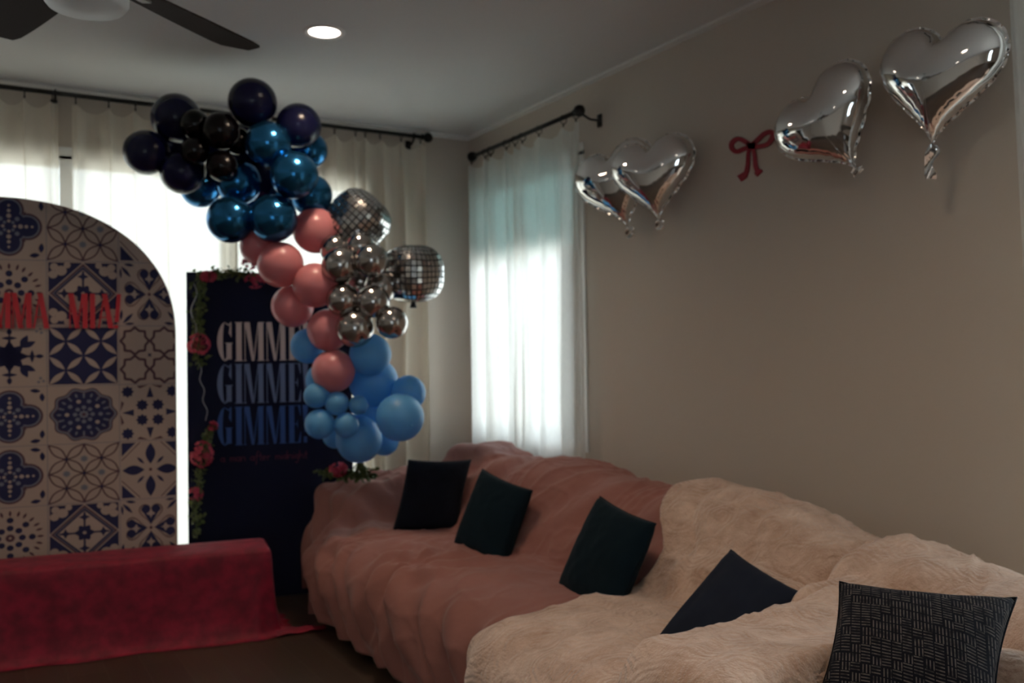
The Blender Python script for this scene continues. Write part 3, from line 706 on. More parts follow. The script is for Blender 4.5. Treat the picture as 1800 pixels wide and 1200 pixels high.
ME = {k: balloon_mesh(k+'_balloon', v) for k, v in dict(navy=M_navy, black=M_blackb, chb=M_chb, pink=M_pink, sil=M_sil, lb=M_lb).items()}
GR = {'navy': 'navy balloons', 'black': 'black balloons', 'chb': 'chrome blue balloons', 'pink': 'pink balloons', 'sil': 'chrome silver balloons', 'lb': 'light blue balloons'}
# front to back: (px, py, r_px, kind, label)
BAL = [
 (471, 253, 38, 'chb', 'metallic blue balloon with a bright glint, topmost of the metallic blue ones'),
 (517, 308, 40, 'chb', 'metallic blue balloon just below the rightmost navy balloon'),
 (480, 384, 40, 'chb', 'metallic blue balloon resting above the upper pink balloons'),
 (390, 292, 26, 'black', 'small black balloon lowest of the black ones'),
 (388, 230, 31, 'black', 'largest black balloon in the middle of the dark cluster'),
 (418, 248, 23, 'black', 'small black balloon tucked beside the topmost metallic blue one'),
 (343, 219, 25, 'black', 'small black balloon in front of the upper left navy balloon'),
 (343, 265, 24, 'black', 'small black balloon, the leftmost and lower of the black ones'),
 (321, 302, 37, 'navy', 'navy balloon lowest of the navy ones'),
 (419, 320, 38, 'chb', 'metallic blue balloon directly under the lowest black balloon'),
 (444, 180, 40, 'navy', 'navy balloon highest of all, touching the ceiling shadow'),
 (310, 208, 41, 'navy', 'large navy balloon at the upper left of the cluster'),
 (257, 268, 37, 'navy', 'navy balloon furthest left of all'),
 (525, 221, 37, 'navy', 'navy balloon furthest right of the navy ones'),
 (405, 386, 39, 'chb', 'metallic blue balloon lowest on the left, in front of the curtain'),
 (547, 343, 35, 'chb', 'metallic blue balloon above the topmost pink one'),
 (543, 264, 31, 'chb', 'metallic blue balloon half hidden behind the rightmost navy one'),
 (352, 330, 33, 'chb', 'bright blue balloon half hidden under the lowest navy one'),
 (455, 320, 34, 'navy', 'dark balloon deep inside the blue cluster'),
 (300, 256, 26, 'navy', 'navy balloon hidden between the two leftmost navy ones'),
 (372, 250, 34, 'navy', 'navy balloon hidden behind the black ones'),
 (430, 255, 36, 'navy', 'navy balloon hidden left of the topmost metallic blue one'),
 (440, 355, 30, 'chb', 'metallic blue balloon hidden between the two lowest metallic blue ones'),
 (500, 345, 28, 'chb', 'metallic blue balloon hidden behind the one above the pink balloons'),
 (598, 466, 31, 'sil', 'silver balloon furthest left of the upper silver group, lower one'),
 (653, 458, 29, 'sil', 'silver balloon right of the upper silver group, just left of the right mirror ball'),
 (656, 530, 28, 'sil', 'silver balloon in the middle of the lower silver group'),
 (624, 577, 32, 'sil', 'silver balloon lowest of the silver ones'),
 (668, 505, 28, 'sil', 'silver balloon at the upper right of the lower silver group'),
 (603, 527, 28, 'sil', 'silver balloon at the left of the lower silver group, against the pink ones'),
 (590, 438, 26, 'sil', 'silver balloon at the upper left under the left mirror ball'),
 (633, 433, 24, 'sil', 'small silver balloon just under the left mirror ball'),
 (689, 567, 27, 'sil', 'silver balloon furthest right and low, over the pale curtain'),
 (634, 495, 24, 'sil', 'dull silver balloon deep between the two silver groups'),
 (555, 405, 38, 'pink', 'pink balloon highest of the pink ones'),
 (493, 465, 38, 'pink', 'pink balloon furthest left with a small glint, above the board corner'),
 (554, 501, 37, 'pink', 'pink balloon in the middle touching the silver ones'),
 (514, 538, 35, 'pink', 'pink balloon just above the top row of letters'),
 (577, 580, 35, 'pink', 'pink balloon left of the lowest silver one'),
 (586, 652, 36, 'pink', 'pink balloon lowest of all, among the light blue ones'),
 (455, 433, 31, 'pink', 'pink balloon half hidden behind the metallic blue ones'),
 (610, 500, 30, 'pink', 'pink balloon hidden behind the silver groups'),
 (703, 733, 40, 'lb', 'large light blue balloon with its dark knot in front'),
 (592, 709, 20, 'lb', 'tiny light blue balloon under the lowest pink one'),
 (609, 747, 21, 'lb', 'tiny light blue balloon lowest of the tiny ones'),
 (562, 745, 25, 'lb', 'small light blue balloon furthest left and lowest, beside the bottom letters'),
 (556, 695, 21, 'lb', 'small light blue balloon beside the middle row of letters'),
 (631, 772, 39, 'lb', 'large light blue balloon at the very bottom of the garland'),
 (630, 712, 16, 'lb', 'smallest light blue balloon in the centre'),
 (651, 623, 35, 'lb', 'light blue balloon just below the lowest silver one'),
 (657, 671, 41, 'lb', 'largest light blue balloon right of the lowest pink one'),
 (541, 608, 29, 'lb', 'light blue balloon beside the top row of letters'),
 (718, 690, 29, 'lb', 'light blue balloon furthest right'),
 (675, 774, 25, 'lb', 'light blue balloon half hidden behind the bottom one'),
 (568, 668, 29, 'lb', 'light blue balloon hidden behind the lowest pink one'),
 (655, 728, 32, 'lb', 'bright blue balloon deep inside the light blue cluster'),
 (590, 765, 22, 'lb', 'light blue balloon hidden behind the small ones by the board'),
]
placed = []
axis_pts = [(430, 270, 5.05), (480, 350, 5.05), (560, 450, 5.05), (600, 520, 5.05), (600, 620, 5.05), (650, 720, 5.05)]
for (px, py, r, kd, lab) in BAL:
    base = {'sil': 4.78, 'black': 4.76, 'navy': 4.82, 'chb': 4.80, 'pink': 4.84, 'lb': 4.80}[kd]
    D = base; r *= 1.06
    for _ in range(40):
        c = at(px, py, D=D); R = r*D/F; bad = False
        for (c2, R2) in placed:
            if (c-c2).length < (R+R2)*.82: bad = True; break
        if not bad: break
        D += .015
    placed.append((c, R))
    o = bpy.data.objects.new('balloon', ME[kd]); COL.objects.link(o)
    ap = min(((px-a)**2+(py-b_)**2, at(a, b_, D=5.1)) for a, b_, _ in axis_pts)[1] if False else None
    bx_, by_, _ = min(axis_pts, key=lambda q: (px-q[0])**2+(py-q[1])**2)
    tgt = at(bx_, by_, D=5.25); d = (tgt-c).normalized()
    if lab.startswith('large light blue balloon with its dark'): d = (CAM-c).normalized() + RT*.55 - UP*.4; d.normalize()
    o.rotation_mode = 'QUATERNION'; o.rotation_quaternion = Vector((0, 0, -1)).rotation_difference(d)
    o.location = c; o.scale = (R*.995, R*.995, R*.99)
    tag(o, lab, 'balloon', GR[kd])

# mirror ball foil balloons
def mirror_ball(px, py, rp, D, rot, label, seed):
    rnd = random.Random(seed); c = at(px, py, D=D); R = rp*D/F
    t = thing('mirror_ball_balloon', label, 'balloon', c, 'mirror ball foil balloons')
    M = Matrix.Translation(c) @ rot
    def sp(u, v):
        a, b_ = 2*PI*u, PI*(v-.5); x, y, z = math.cos(b_)*math.cos(a), math.cos(b_)*math.sin(a), math.sin(b_)
        e = 2.7; n_ = (abs(x)**e+abs(y)**e+abs(z)**e)**(1/e); return Vector((x/n_, y/n_, z/n_))
    tiles = MB(); base = MB(); NU, NV = 34, 17
    for i in range(NU):
        for j in range(NV):
            if j in (0, NV-1): continue
            q = [sp((i+a)/NU, (j+b_)/NV) for a, b_ in ((.11, .11), (.89, .11), (.89, .89), (.11, .89))]
            nm = (q[2]-q[0]).cross(q[3]-q[1]).normalized(); jit = Vector((rnd.gauss(0, 1), rnd.gauss(0, 1), rnd.gauss(0, 1)))*.03
            q = [p*1.012 + nm*jit.dot(p-q[0])*.8 for p in q]
            tiles.poly([M @ (p*R) for p in q])
    base.grid(lambda u, v: M @ (sp(u, max(.001, min(.999, v)))*R*.998), NU, NV)
    base.build('foil_body', M_foildark, t, True, merge=True); tiles.build('mirror_tiles', M_mirror, t)
    m = MB(); q = M @ Vector((0, 0, -R)); m.tube([q, q+(rot @ Vector((0, 0, -1)))*.03], [.012, .02], 8); m.build('filler_neck', M_foildark, t, True)
M_mirror = mat('mirror_foil', (.72, .72, .71), .16, 1)
M_foildark = mat('dark_foil', (.05, .05, .055), .4, .6)
mirror_ball(630, 388, 50, 5.02, Matrix.Rotation(.5, 4, 'X') @ Matrix.Rotation(.6, 4, 'Y') @ Matrix.Rotation(.4, 4, 'Z'), 'upper mirror ball foil balloon behind the top pink and silver ones', 1)
mirror_ball(726, 481, 50, 5.00, Matrix.Rotation(.12, 4, 'X') @ Matrix.Rotation(-.05, 4, 'Y') @ Matrix.Rotation(.35, 4, 'Z'), 'lower mirror ball foil balloon at the right of the silver cluster', 2)

# ------------------------------------------------------------------ heart foil balloons and bow on the wall
M_heart = mat('silver_heart_foil', (.80, .79, .78), .07, 1)
def heart_pt(a):
    x = 16*math.sin(a)**3; y = 13*math.cos(a)-5*math.cos(2*a)-2*math.cos(3*a)-math.cos(4*a)+2.2*math.exp(-(min(a, 2*PI-a)/.55)**2); return x/16.5, (y+2.5)/16.5
import numpy as np
def inflate():
    n = 96; g = np.linspace(-1.1, 1.1, n); o = [heart_pt(2*PI*k/120) for k in range(120)]
    X, Y = np.meshgrid(g, g, indexing='ij'); ins = np.zeros((n, n), bool)
    for i in range(120):
        (x0, y0), (x1, y1) = o[i], o[(i+1) % 120]
        if y0 == y1: continue
        c_ = ((y0 > Y) != (y1 > Y)) & (X < (x1-x0)*(Y-y0)/(y1-y0)+x0); ins ^= c_
    f = np.zeros((n, n)); h2 = (g[1]-g[0])**2
    for _ in range(2500):
        f[1:-1, 1:-1] = .25*(f[2:, 1:-1]+f[:-2, 1:-1]+f[1:-1, 2:]+f[1:-1, :-2]+h2); f[~ins] = 0
    return f/f.max()
HF = inflate()
def hsamp(x, y):
    a, b_ = (x+1.1)/2.2*95, (y+1.1)/2.2*95; i, j = int(a), int(b_); a -= i; b_ -= j
    return (HF[i, j]*(1-a)*(1-b_)+HF[i+1, j]*a*(1-b_)+HF[i, j+1]*(1-a)*b_+HF[i+1, j+1]*a*b_)
def heart(px, py, xoff, size, roll, yaw, thick, label, seed, tail_len=.05, pitch=0):
    c = at(px, py, X=xoff)
    t = thing('heart_balloon', label, 'balloon', c, 'silver heart foil balloons')
    # local frame: e1 to image right along the wall (-Y), e2 up, e3 out of the wall (-X)
    e1, e2, e3 = Vector((0, -1, 0)), Vector((0, 0, 1)), Vector((-1, 0, 0))
    B = Matrix((e1, e2, e3)).transposed().to_4x4()
    M = Matrix.Translation(c) @ B @ Matrix.Rotation(yaw, 4, 'Y') @ Matrix.Rotation(pitch, 4, 'X') @ Matrix.Rotation(roll, 4, 'Z')
    NA, NR = 160, 26
    out = [heart_pt(2*PI*k/NA) for k in range(NA)]
    m = MB()
    for sg in (1, -1):
        vs = []; 
        for j in range(NR+1):
            s = math.sin(PI/2*j/NR)
            for k in range(NA):
                x, y = out[k]; y0 = .08
                X_, Y_ = x*s, y0+(y-y0)*s
                nd = max(0, 1-s*s); h = thick*min(max(0, hsamp(X_, Y_))**.5 if s < .9 else 9, (nd*3)**.5)
                if s >= .9: s9 = .9; h9 = max(0, hsamp(x*s9, y0+(y-y0)*s9))**.5; h = thick*h9*(nd/(1-.81))**.5
                pk = .010*math.sin(k*2*PI/NA*38+seed+2*math.sin(k*.21))*s**8*(1-s**60)
                puck = .014*noise.noise((k*.35, s*2, seed))*s**3*(1-s*.9)
                vs.append(M @ (Vector((X_, Y_, sg*(h+pk+puck)))*size/2))
        fs = []
        for j in range(NR):
            for k in range(NA):
                q = (j*NA+k, j*NA+(k+1) % NA, (j+1)*NA+(k+1) % NA, (j+1)*NA+k); fs.append(q if sg == 1 else q[::-1])
        m.add(vs, fs)
    # flat sealed rim, crinkled
    rim = []
    for k in range(NA):
        x, y = out[k]; L = math.hypot(x, y-.08) or 1; w = .035
        z_ = .018*math.sin(k*1.15+seed)
        rim.append((M @ (Vector((x, y, 0))*size/2), M @ (Vector((x+x/L*w, y+(y-.08)/L*w, z_))*size/2)))
    m.add([p for q in rim for p in q], [(2*k, 2*k+1, (2*k+3) % (2*NA), (2*k+2) % (2*NA)) for k in range(NA)])
    m.build('foil_body', M_heart, t, True, merge=True)
    tip = Vector((0, -.88, 0))
    m = MB()
    def tl(u, v):
        w = (.05+.05*math.sin(u*2.5))*(1+.2*math.sin(u*9)); return M @ (Vector(((v-.5)*2*w+.02*math.sin(u*8), tip.y-u*tail_len*2/size, .05*math.sin(u*6+v*4)))*size/2)
    m.grid(tl, 14, 6); m.build('filler_tail', M_heart, t, True)
    m = MB(); m.box((c.x+.02, c.y-.012, c.z+.03), (-.0005, c.y+.012, c.z+.055)); m.build('wall_tab', M_trim, t)
    return t
heart(1087, 330, -.14, .50, math.radians(14), math.radians(24), .42, 'silver heart foil balloon leftmost, partly behind its neighbour', 1, .06)
heart(1150, 316, -.17, .46, math.radians(6), math.radians(26), .42, 'silver heart foil balloon second from left, nearest the curtain rod', 2, .05)
heart(1461, 224, -.14, .47, math.radians(29), math.radians(8), .42, 'silver heart foil balloon tilted steeply, right of the red bow', 3, .03)
heart(1650, 150, -.15, .47, math.radians(-8), math.radians(6), .40, 'silver heart foil balloon furthest right near the wall edge', 4, .12)
M_bow = mat('red_paper', (.30, .012, .03), .6)
def bow():
    m = MB(); z = -.004
    def W_(px, py, d): p = at(px, py, X=-.004); return Vector((-.002-d, p.y, p.z))
    def ribbon(pts, ws):
        N = len(pts)
        for i in range(N-1):
            (x0, y0), (x1, y1) = pts[i], pts[i+1]
            def off(k):
                a = pts[max(0, k-1)]; b_ = pts[min(N-1, k+1)]; L = math.hypot(b_[0]-a[0], b_[1]-a[1]) or 1; return -(b_[1]-a[1])/L*ws[k]/2, (b_[0]-a[0])/L*ws[k]/2
            a, b_ = off(i), off(i+1); q = [(x0+a[0], y0+a[1]), (x0-a[0], y0-a[1]), (x1-b_[0], y1-b_[1]), (x1+b_[0], y1+b_[1])]
            f = [W_(*p, .006) for p in q]; bk = [W_(*p, .0) for p in q]
            m.add(f+bk, [(0, 1, 2, 3), (7, 6, 5, 4), (0, 4, 5, 1), (2, 6, 7, 3), (1, 5, 6, 2), (3, 7, 4, 0)])
    s = lambda X_, Y_: (1260+X_/9.23, 210+Y_/9.23)
    def smooth(P, n=8):
        o = []; N = len(P)
        for i in range(N-1):
            p0, p1, p2, p3 = P[max(0, i-1)], P[i], P[i+1], P[min(N-1, i+2)]
            for k in range(n):
                t = k/n; o.append(tuple(.5*((2*p1[c])+(-p0[c]+p2[c])*t+(2*p0[c]-5*p1[c]+4*p2[c]-p3[c])*t*t+(-p0[c]+3*p1[c]-3*p2[c]+p3[c])*t**3) for c in (0, 1)))
        return o+[P[-1]]
    L = smooth([s(560, 430), s(450, 350), s(340, 315), s(250, 380), s(250, 470), s(330, 520), s(440, 480), s(560, 440)]); ribbon(L, [8]*len(L))
    L = smooth([s(560, 430), s(680, 320), s(780, 230), s(880, 200), s(910, 270), s(850, 380), s(740, 430), s(560, 450)]); ribbon(L, [8]*len(L))
    L = smooth([s(545, 440), s(515, 560), s(505, 740), s(470, 880), s(370, 960)]); ribbon(L, [5+4*i/len(L) + (3 if i > len(L)*.75 else 0) for i in range(len(L))])
    L = smooth([s(590, 440), s(615, 580), s(630, 740), s(660, 830), s(705, 880)]); ribbon(L, [5+4*i/len(L) + (5 if i > len(L)*.75 else 0) for i in range(len(L))])
    ribbon([s(500, 440), s(640, 425)], [13, 13])
    return m
c = at(1322, 270, X=-.004); o = bow().build('paper_bow', M_bow, None, False, loc=(0, c.y, c.z)); tag(o, 'flat red paper bow stuck on the wall between the silver hearts', 'decoration')

# ------------------------------------------------------------------ sofa and throws
def lerp(a, b, t): return a+(b-a)*t
def sst(t): t = max(0, min(1, t)); return t*t*(3-2*t)
def interp(tab, y):
    if y >= tab[0][0]: return tab[0][1]
    for (a, va), (b_, vb) in zip(tab, tab[1:]):
        if y >= b_: return lerp(va, vb, sst((a-y)/(a-b_)))
    return tab[-1][1]
ZT = [(-.45, .69), (-.70, .76), (-.86, .900), (-1.0, .905), (-1.15, .885), (-1.35, .84), (-1.58, .818), (-1.72, .850), (-1.86, .872), (-2.06, .862), (-2.34, .825), (-2.61, .808), (-2.80, .815), (-2.92, .825), (-3.1, .806), (-3.33, .797), (-3.50, .770), (-3.60, .735), (-3.70, .722), (-3.80, .725), (-3.90, .733), (-4.0, .732), (-4.12, .718), (-4.26, .698), (-5.6, .69)]
FARM, NARM = (-.44, -.80), (-3.90, -4.22)
def armw(y):
    a = 1-sst((FARM[1]-y)/.16) if y < FARM[1] else 1
    b_ = 0
    if y < NARM[0]+.07 and y > NARM[1]-.07: b_ = sst((NARM[0]+.07-y)/.07) if y > NARM[0] else (sst((y-(NARM[1]-.07))/.07) if y < NARM[1] else 1)
    return a, b_
def profile(y):
    zt = interp(ZT, y); fa, na = armw(y)
    zs = .475+.012*math.cos((y+2)*2.0)
    fx_ = -1.50 if y > -2.9 else lerp(-1.50, -1.60, sst((-2.9-y)/.3))
    P = [(-.20, .30), (-.26, zt-.10), (-.40, zt), (-.58, zt-.012), (-.70, zt-.12), (-.80, .60), (-.90, zs+.01), (-1.15, zs+.015), (fx_+.12, zs), (fx_-.005, zs-.07), (fx_-.03, .27), (fx_+.01, .05)]
    A = [(-.20, .30), (-.26, .60), (-.40, .695), (-.58, .705), (-.70, .705), (-.80, .705), (-.90, .70), (-1.0, .695), (-1.17, .67), (-1.27, .59), (-1.34, .34), (-1.29, .05)]
    hN = .605; sh = .07*sst((-3.74-y)/.12)
    P = [(a-(sh if 3 <= i <= 6 else 0), b_) for i, (a, b_) in enumerate(P)]
    N_a = [(-.20, .30), (-.26, zt-.10), (-.40, zt), (-.58, zt-.02), (-.68, zt-.09), (-.76, hN+.02), (-.86, hN), (-1.15, hN), (-1.46, hN), (-1.58, hN-.05), (-1.63, .30), (-1.58, .05)]
    out = []
    for p, a, b_ in zip(P, A, N_a): out.append((p[0]*(1-fa-na)+a[0]*fa+b_[0]*na, p[1]*(1-fa-na)+a[1]*fa+b_[1]*na))
    return out
def cr(P, t):
    n_ = len(P)-1; k = min(int(t*n_), n_-1); f = t*n_-k; p0, p1, p2, p3 = P[max(0, k-1)], P[k], P[k+1], P[min(n_, k+2)]
    return tuple(.5*((2*p1[c])+(-p0[c]+p2[c])*f+(2*p0[c]-5*p1[c]+4*p2[c]-p3[c])*f*f+(-p0[c]+3*p1[c]-3*p2[c]+p3[c])*f**3) for c in (0, 1))
def ridge(v): return 1-abs(v)*2.2
def fold(x, y, z, seed, amp):
    # broad slanting folds plus small creases
    a = noise.noise((x*2.2+y*.9+seed, y*2.6-x*1.1, z*1.6)); b_ = noise.noise((x*5+y*3+seed*2, y*5-x*3, z*3+2))
    w = Vector((x*1.5+.3*a, y*9+3*a, z*2.5)); r1 = ridge(noise.noise((w.x, w.y*.8, w.z+seed)))
    w2 = ridge(noise.noise((x*8+2*a, y*3+x*6, z*8+seed)))
    return amp*(.9*a+.45*b_+.35*max(0, r1)**2+.22*max(0, w2)**3)
def throw(y0, y1, t0, t1, off, amp, seed, ny, nt, edge=None, endcap=False, hem=0):
    m = MB(); rows = []; caprows = 8 if endcap else 0
    ys = [y0+.02-.02*i/caprows for i in range(caprows)] if endcap else []
    ys += [y0+(y1-y0)*i/ny for i in range(ny+1)]
    V = []
    for ri, y in enumerate(ys):
        cap = (ri/caprows) if ri < caprows else 1
        row = []
        for j in range(nt+1):
            t = t0+(t1-t0)*j/nt
            yy = y
            if edge: yy = y + edge(t)*max(0, 1-(abs(y-(y0 if not endcap else y1)))/.5)
            x, z = cr(profile(yy), t)
            x2, z2 = cr(profile(yy), min(1, t+.01)); x1, z1 = cr(profile(yy), max(0, t-.01)); tx, tz = x2-x1, z2-z1; L = math.hypot(tx, tz) or 1
            nx, nz = tz/L, -tx/L
            f = fold(x, yy, z, seed, amp)
            damp = 1.0
            if t > .75: damp = 1.1
            if seed == 1 and yy < -2.75: damp *= max(.25, 1-(-2.75-yy)/.3)
            d = off + max(-.012, f*damp)
            # dimple of gathered cloth on the seat
            if seed == 1:
                ddx, ddy = x+1.36, yy+2.05; q = math.hypot(ddx, ddy); ang = math.atan2(ddy, ddx)
                d += -.028*math.exp(-(q/.07)**2) + .013*math.sin(ang*7+2*math.sin(q*14))*math.exp(-((q-.2)/.17)**2)*min(1, q/.06)
                # slanted drape lines on the back, from puff down to the seat
                if z > .5 and x > -.9: d += .012*noise.noise((yy*5+(z-.5)*7, z*2.2, 4.4))*1.6+.006*math.sin((yy+(z-.5)*1.3)*21+5*noise.noise((yy*2.2, z*2, 1)))*sst((z-.5)/.1)*sst((.9-z)/.1)
                if yy > -1.3: d += .012*math.sin(x*30+z*14+3*noise.noise((x*3, yy*3, z*3)))*(1 if z > .1 else .3)
                if t > .72: d += .02*math.sin((yy*1.0-z*.9)*24+3*noise.noise((yy*3, z*2, 5)))*sst((t-.72)/.1)
            if seed == 4 and t > .2 and z > .52:
                k_ = sst((z-.50)/.12)*(1 if x < -.45 else .4)*sst((x+1.0)/.15); q_ = noise.noise((z*4, 1.5, 0))*.04
                d += k_*(-.045*math.exp(-((yy+3.76+q_)/.035)**2) + .025*math.exp(-((yy+3.88+q_)/.06)**2) - .022*math.exp(-((yy+3.42-(z-.7)*.5+q_)/.035)**2) - .015*math.exp(-((yy+3.15-(z-.7)*.9+q_)/.03)**2))
            P = Vector((x+nx*d, yy, z+nz*d))
            if t > .95 and hem: P.z += hem*noise.noise((yy*2.5, 0, seed))
            if t < .14: P.x = min(P.x, -.05)
            if cap < 1:
                th = PI/2*cap; P = Vector((lerp(lerp(P.x, -.85, .03), P.x, math.sin(th)), y0+.03*(1-cap)+.012*noise.noise((x*6, z*3, 2)), lerp(.05+ (P.z-.05)*.0, P.z, 0) if ri == 0 else .05+(P.z-.05)*(cap**.5)))
            P.z = max(P.z, .012)
            row.append(P)
        V.append(row)
    n2 = nt+1
    m.add([p for r_ in V for p in r_], [(i*n2+j, i*n2+j+1, (i+1)*n2+j+1, (i+1)*n2+j) for i in range(len(V)-1) for j in range(nt)])
    return m
M_pinkth = mat('dusty_pink_throw', (.25, .10, .085), .85, sheen=.12, colvar=(3, (.30, .125, .105), .3, .7), bump=(11, .4, .012))
def fleece_mat():
    m = mat('cream_rose_fleece', (.50, .37, .29), .95, sheen=.5); nt, p, out = nodes(m)
    tc = nt.nodes.new('ShaderNodeTexCoord')
    n = nt.nodes.new('ShaderNodeTexNoise'); n.inputs['Scale'].default_value = 5; n.inputs['Detail'].default_value = 2
    mix = nt.nodes.new('ShaderNodeMix'); mix.data_type = 'RGBA'; mix.inputs[0].default_value = .10
    vo = nt.nodes.new('ShaderNodeTexVoronoi'); vo.inputs['Scale'].default_value = 7.5
    mul = nt.nodes.new('ShaderNodeMath'); mul.operation = 'MULTIPLY'; mul.inputs[1].default_value = 42
    sn = nt.nodes.new('ShaderNodeMath'); sn.operation = 'SINE'
    f2 = nt.nodes.new('ShaderNodeTexNoise'); f2.inputs['Scale'].default_value = 130; f2.inputs['Detail'].default_value = 3
    ad = nt.nodes.new('ShaderNodeMath'); ad.operation = 'MULTIPLY_ADD'; ad.inputs[1].default_value = .35
    fm = nt.nodes.new('ShaderNodeMath'); fm.operation = 'MULTIPLY'; fm.inputs[1].default_value = 1.6
    bp_ = nt.nodes.new('ShaderNodeBump'); bp_.inputs['Strength'].default_value = .6; bp_.inputs['Distance'].default_value = .010
    nt.links.new(tc.outputs['Object'], n.inputs['Vector']); nt.links.new(tc.outputs['Object'], mix.inputs[6]); nt.links.new(n.outputs['Color'], mix.inputs[7]); nt.links.new(mix.outputs[2], vo.inputs['Vector'])
    nt.links.new(vo.outputs['Distance'], mul.inputs[0]); nt.links.new(mul.outputs[0], sn.inputs[0])
    nt.links.new(tc.outputs['Object'], f2.inputs['Vector']); nt.links.new(f2.outputs['Fac'], fm.inputs[0])
    nt.links.new(sn.outputs[0], ad.inputs[0]); nt.links.new(fm.outputs[0], ad.inputs[2]); nt.links.new(ad.outputs[0], bp_.inputs['Height']); nt.links.new(bp_.outputs[0], p.inputs['Normal'])
    r = nt.nodes.new('ShaderNodeValToRGB'); r.color_ramp.elements[0].position = .3; r.color_ramp.elements[1].position = .75; r.color_ramp.elements[0].color = (.46, .29, .205, 1); r.color_ramp.elements[1].color = (.80, .61, .50, 1)
    n3 = nt.nodes.new('ShaderNodeTexNoise'); n3.inputs['Scale'].default_value = 9; n3.inputs['Detail'].default_value = 6; n3.inputs['Roughness'].default_value = .7
    nt.links.new(tc.outputs['Object'], n3.inputs['Vector']); nt.links.new(n3.outputs['Fac'], r.inputs['Fac']); nt.links.new(r.outputs['Color'], p.inputs['Base Color'])
    return m
M_fleece = fleece_mat()
M_sofa = mat('dark_grey_upholstery', (.04, .038, .04), .8, bump=(200, .2, .002))
sofa = thing('sectional_sofa', 'long sectional sofa covered by pink and cream throws along the right wall', 'sofa', (-.9, -2.8, 0))
m = MB(); m.box((-1.44, -5.55, .06), (-.30, -.86, .30)); bevel(m.build('base', M_sofa, sofa), .03)
for a, b_ in ((-.86, -1.86), (-1.87, -2.86), (-2.87, -3.86), (-4.26, -5.55)):
    m = MB(); m.box((-1.45, b_, .30), (-.84, a, .452)); bevel(m.build('seat_cushion', M_sofa, sofa), .04, 3)
    m = MB(); m.box((-.66, b_, .40), (-.36, a, .62)); bevel(m.build('back_cushion', M_sofa, sofa), .05, 3)
m = MB(); m.box((-1.22, -.78, .06), (-.32, -.52, .62)); bevel(m.build('armrest', M_sofa, sofa), .05, 3)
m = MB(); m.box((-1.50, -4.18, .06), (-.34, -3.94, .575)); bevel(m.build('armrest', M_sofa, sofa), .05, 3)
m = MB(); m.box((-.34, -5.55, .06), (-.27, -.50, .60)); bevel(m.build('back_frame', M_sofa, sofa), .02)
for (x, y) in ((-1.2, -.60), (-1.38, -2.6), (-1.36, -5.45), (-.36, -.60), (-.36, -5.45)):
    m = MB(); m.tube([(x, y, 0), (x, y, .07)], .025, 12); m.build('foot', M_black, sofa)
o = throw(-.42, -3.10, .0, .995, .016, .026, 1, 300, 190, endcap=True, hem=.015).build('pink_throw', M_pinkth, None, True, loc=(-.9, -1.8, .5)); tag(o, 'dusty pink throw draped over the far half of the sofa', 'throw')
sol = o.modifiers.new('thickness', 'SOLIDIFY'); sol.thickness = .006; sol.offset = -1
edge = lambda t: .05*math.sin(t*9)+.05*math.sin(t*23+1)-.06*sst((t-.5)/.2)
o = throw(-2.98, -5.5, .03, .99, .042, .030, 4, 240, 170, edge=edge).build('cream_blanket', M_fleece, None, True, loc=(-.9, -4.2, .5)); tag(o, 'cream fleece blanket with embossed roses over the near half of the sofa', 'blanket')
sol = o.modifiers.new('thickness', 'SOLIDIFY'); sol.thickness = .014; sol.offset = 0

# ------------------------------------------------------------------ pillows
def pillow(corners, thick, mt, label, seed, pinch=.06, lift=0):
    TL, TR, BL = corners
    eu = (TR-TL); ev = (TL-BL); W_, H_ = eu.length, ev.length; eu.normalize(); ev.normalize(); en = eu.cross(ev).normalized()
    c = TL + eu*W_/2 - ev*H_/2
    m = MB(); n_ = 36
    def s(u, v, sg):
        x, y = u*2-1, v*2-1
        e = (1-x**2)*(1-y**2); bulge = max(0, e)**.38
        px_ = x*(1-pinch*(1-y*y)*abs(x)**3); py_ = y*(1-pinch*(1-x*x)*abs(y)**3)
        w = 1+.10*noise.noise((x*1.8+seed, y*1.8, sg)); wr = .004*noise.noise((x*5, y*5, seed+sg))*max(0, e)**.3
        return c + eu*px_*W_/2 + ev*py_*H_/2 + en*(sg*thick/2*bulge*w+wr)
    for sg in (1, -1):
        vs = [s(i/n_, j/n_, sg) for i in range(n_+1) for j in range(n_+1)]
        fs = [(i*(n_+1)+j, (i+1)*(n_+1)+j, (i+1)*(n_+1)+j+1, i*(n_+1)+j+1) for i in range(n_) for j in range(n_)]
        m.add(vs, fs if sg == 1 else [f[::-1] for f in fs])
    q = [s(t, 0, 0) for t in [i/30 for i in range(31)]]+[s(1, t, 0) for t in [i/30 for i in range(1, 31)]]+[s(1-t, 1, 0) for t in [i/30 for i in range(1, 31)]]+[s(0, 1-t, 0) for t in [i/30 for i in range(1, 30)]]
    o = m.build('throw_pillow', mt, None, True, loc=c, merge=True)
    me = o.data; uv = me.uv_layers.new(name='uv')
    for lp in me.loops:
        p = me.vertices[lp.vertex_index].co; uv.data[lp.index].uv = (p.dot(eu)/W_+.5, p.dot(ev)/H_+.5)
    tag(o, label, 'pillow', 'dark throw pillows'); 
    mm = MB(); mm.tube(q, .003, 6, closed=True); pp = mm.build('piping', mt, o, True); pp.matrix_parent_inverse = Matrix.Translation(-c)
    return o
M_p1 = mat('dark_navy_velvet', (.006, .008, .015), .9, sheen=.03, bump=(120, .15, .002))
M_p2 = mat('dark_teal_velvet', (.003, .011, .018), .9, sheen=.03, bump=(120, .15, .002))
M_p4 = mat('slate_navy_velvet', (.010, .014, .027), .9, sheen=.04, bump=(120, .15, .002))
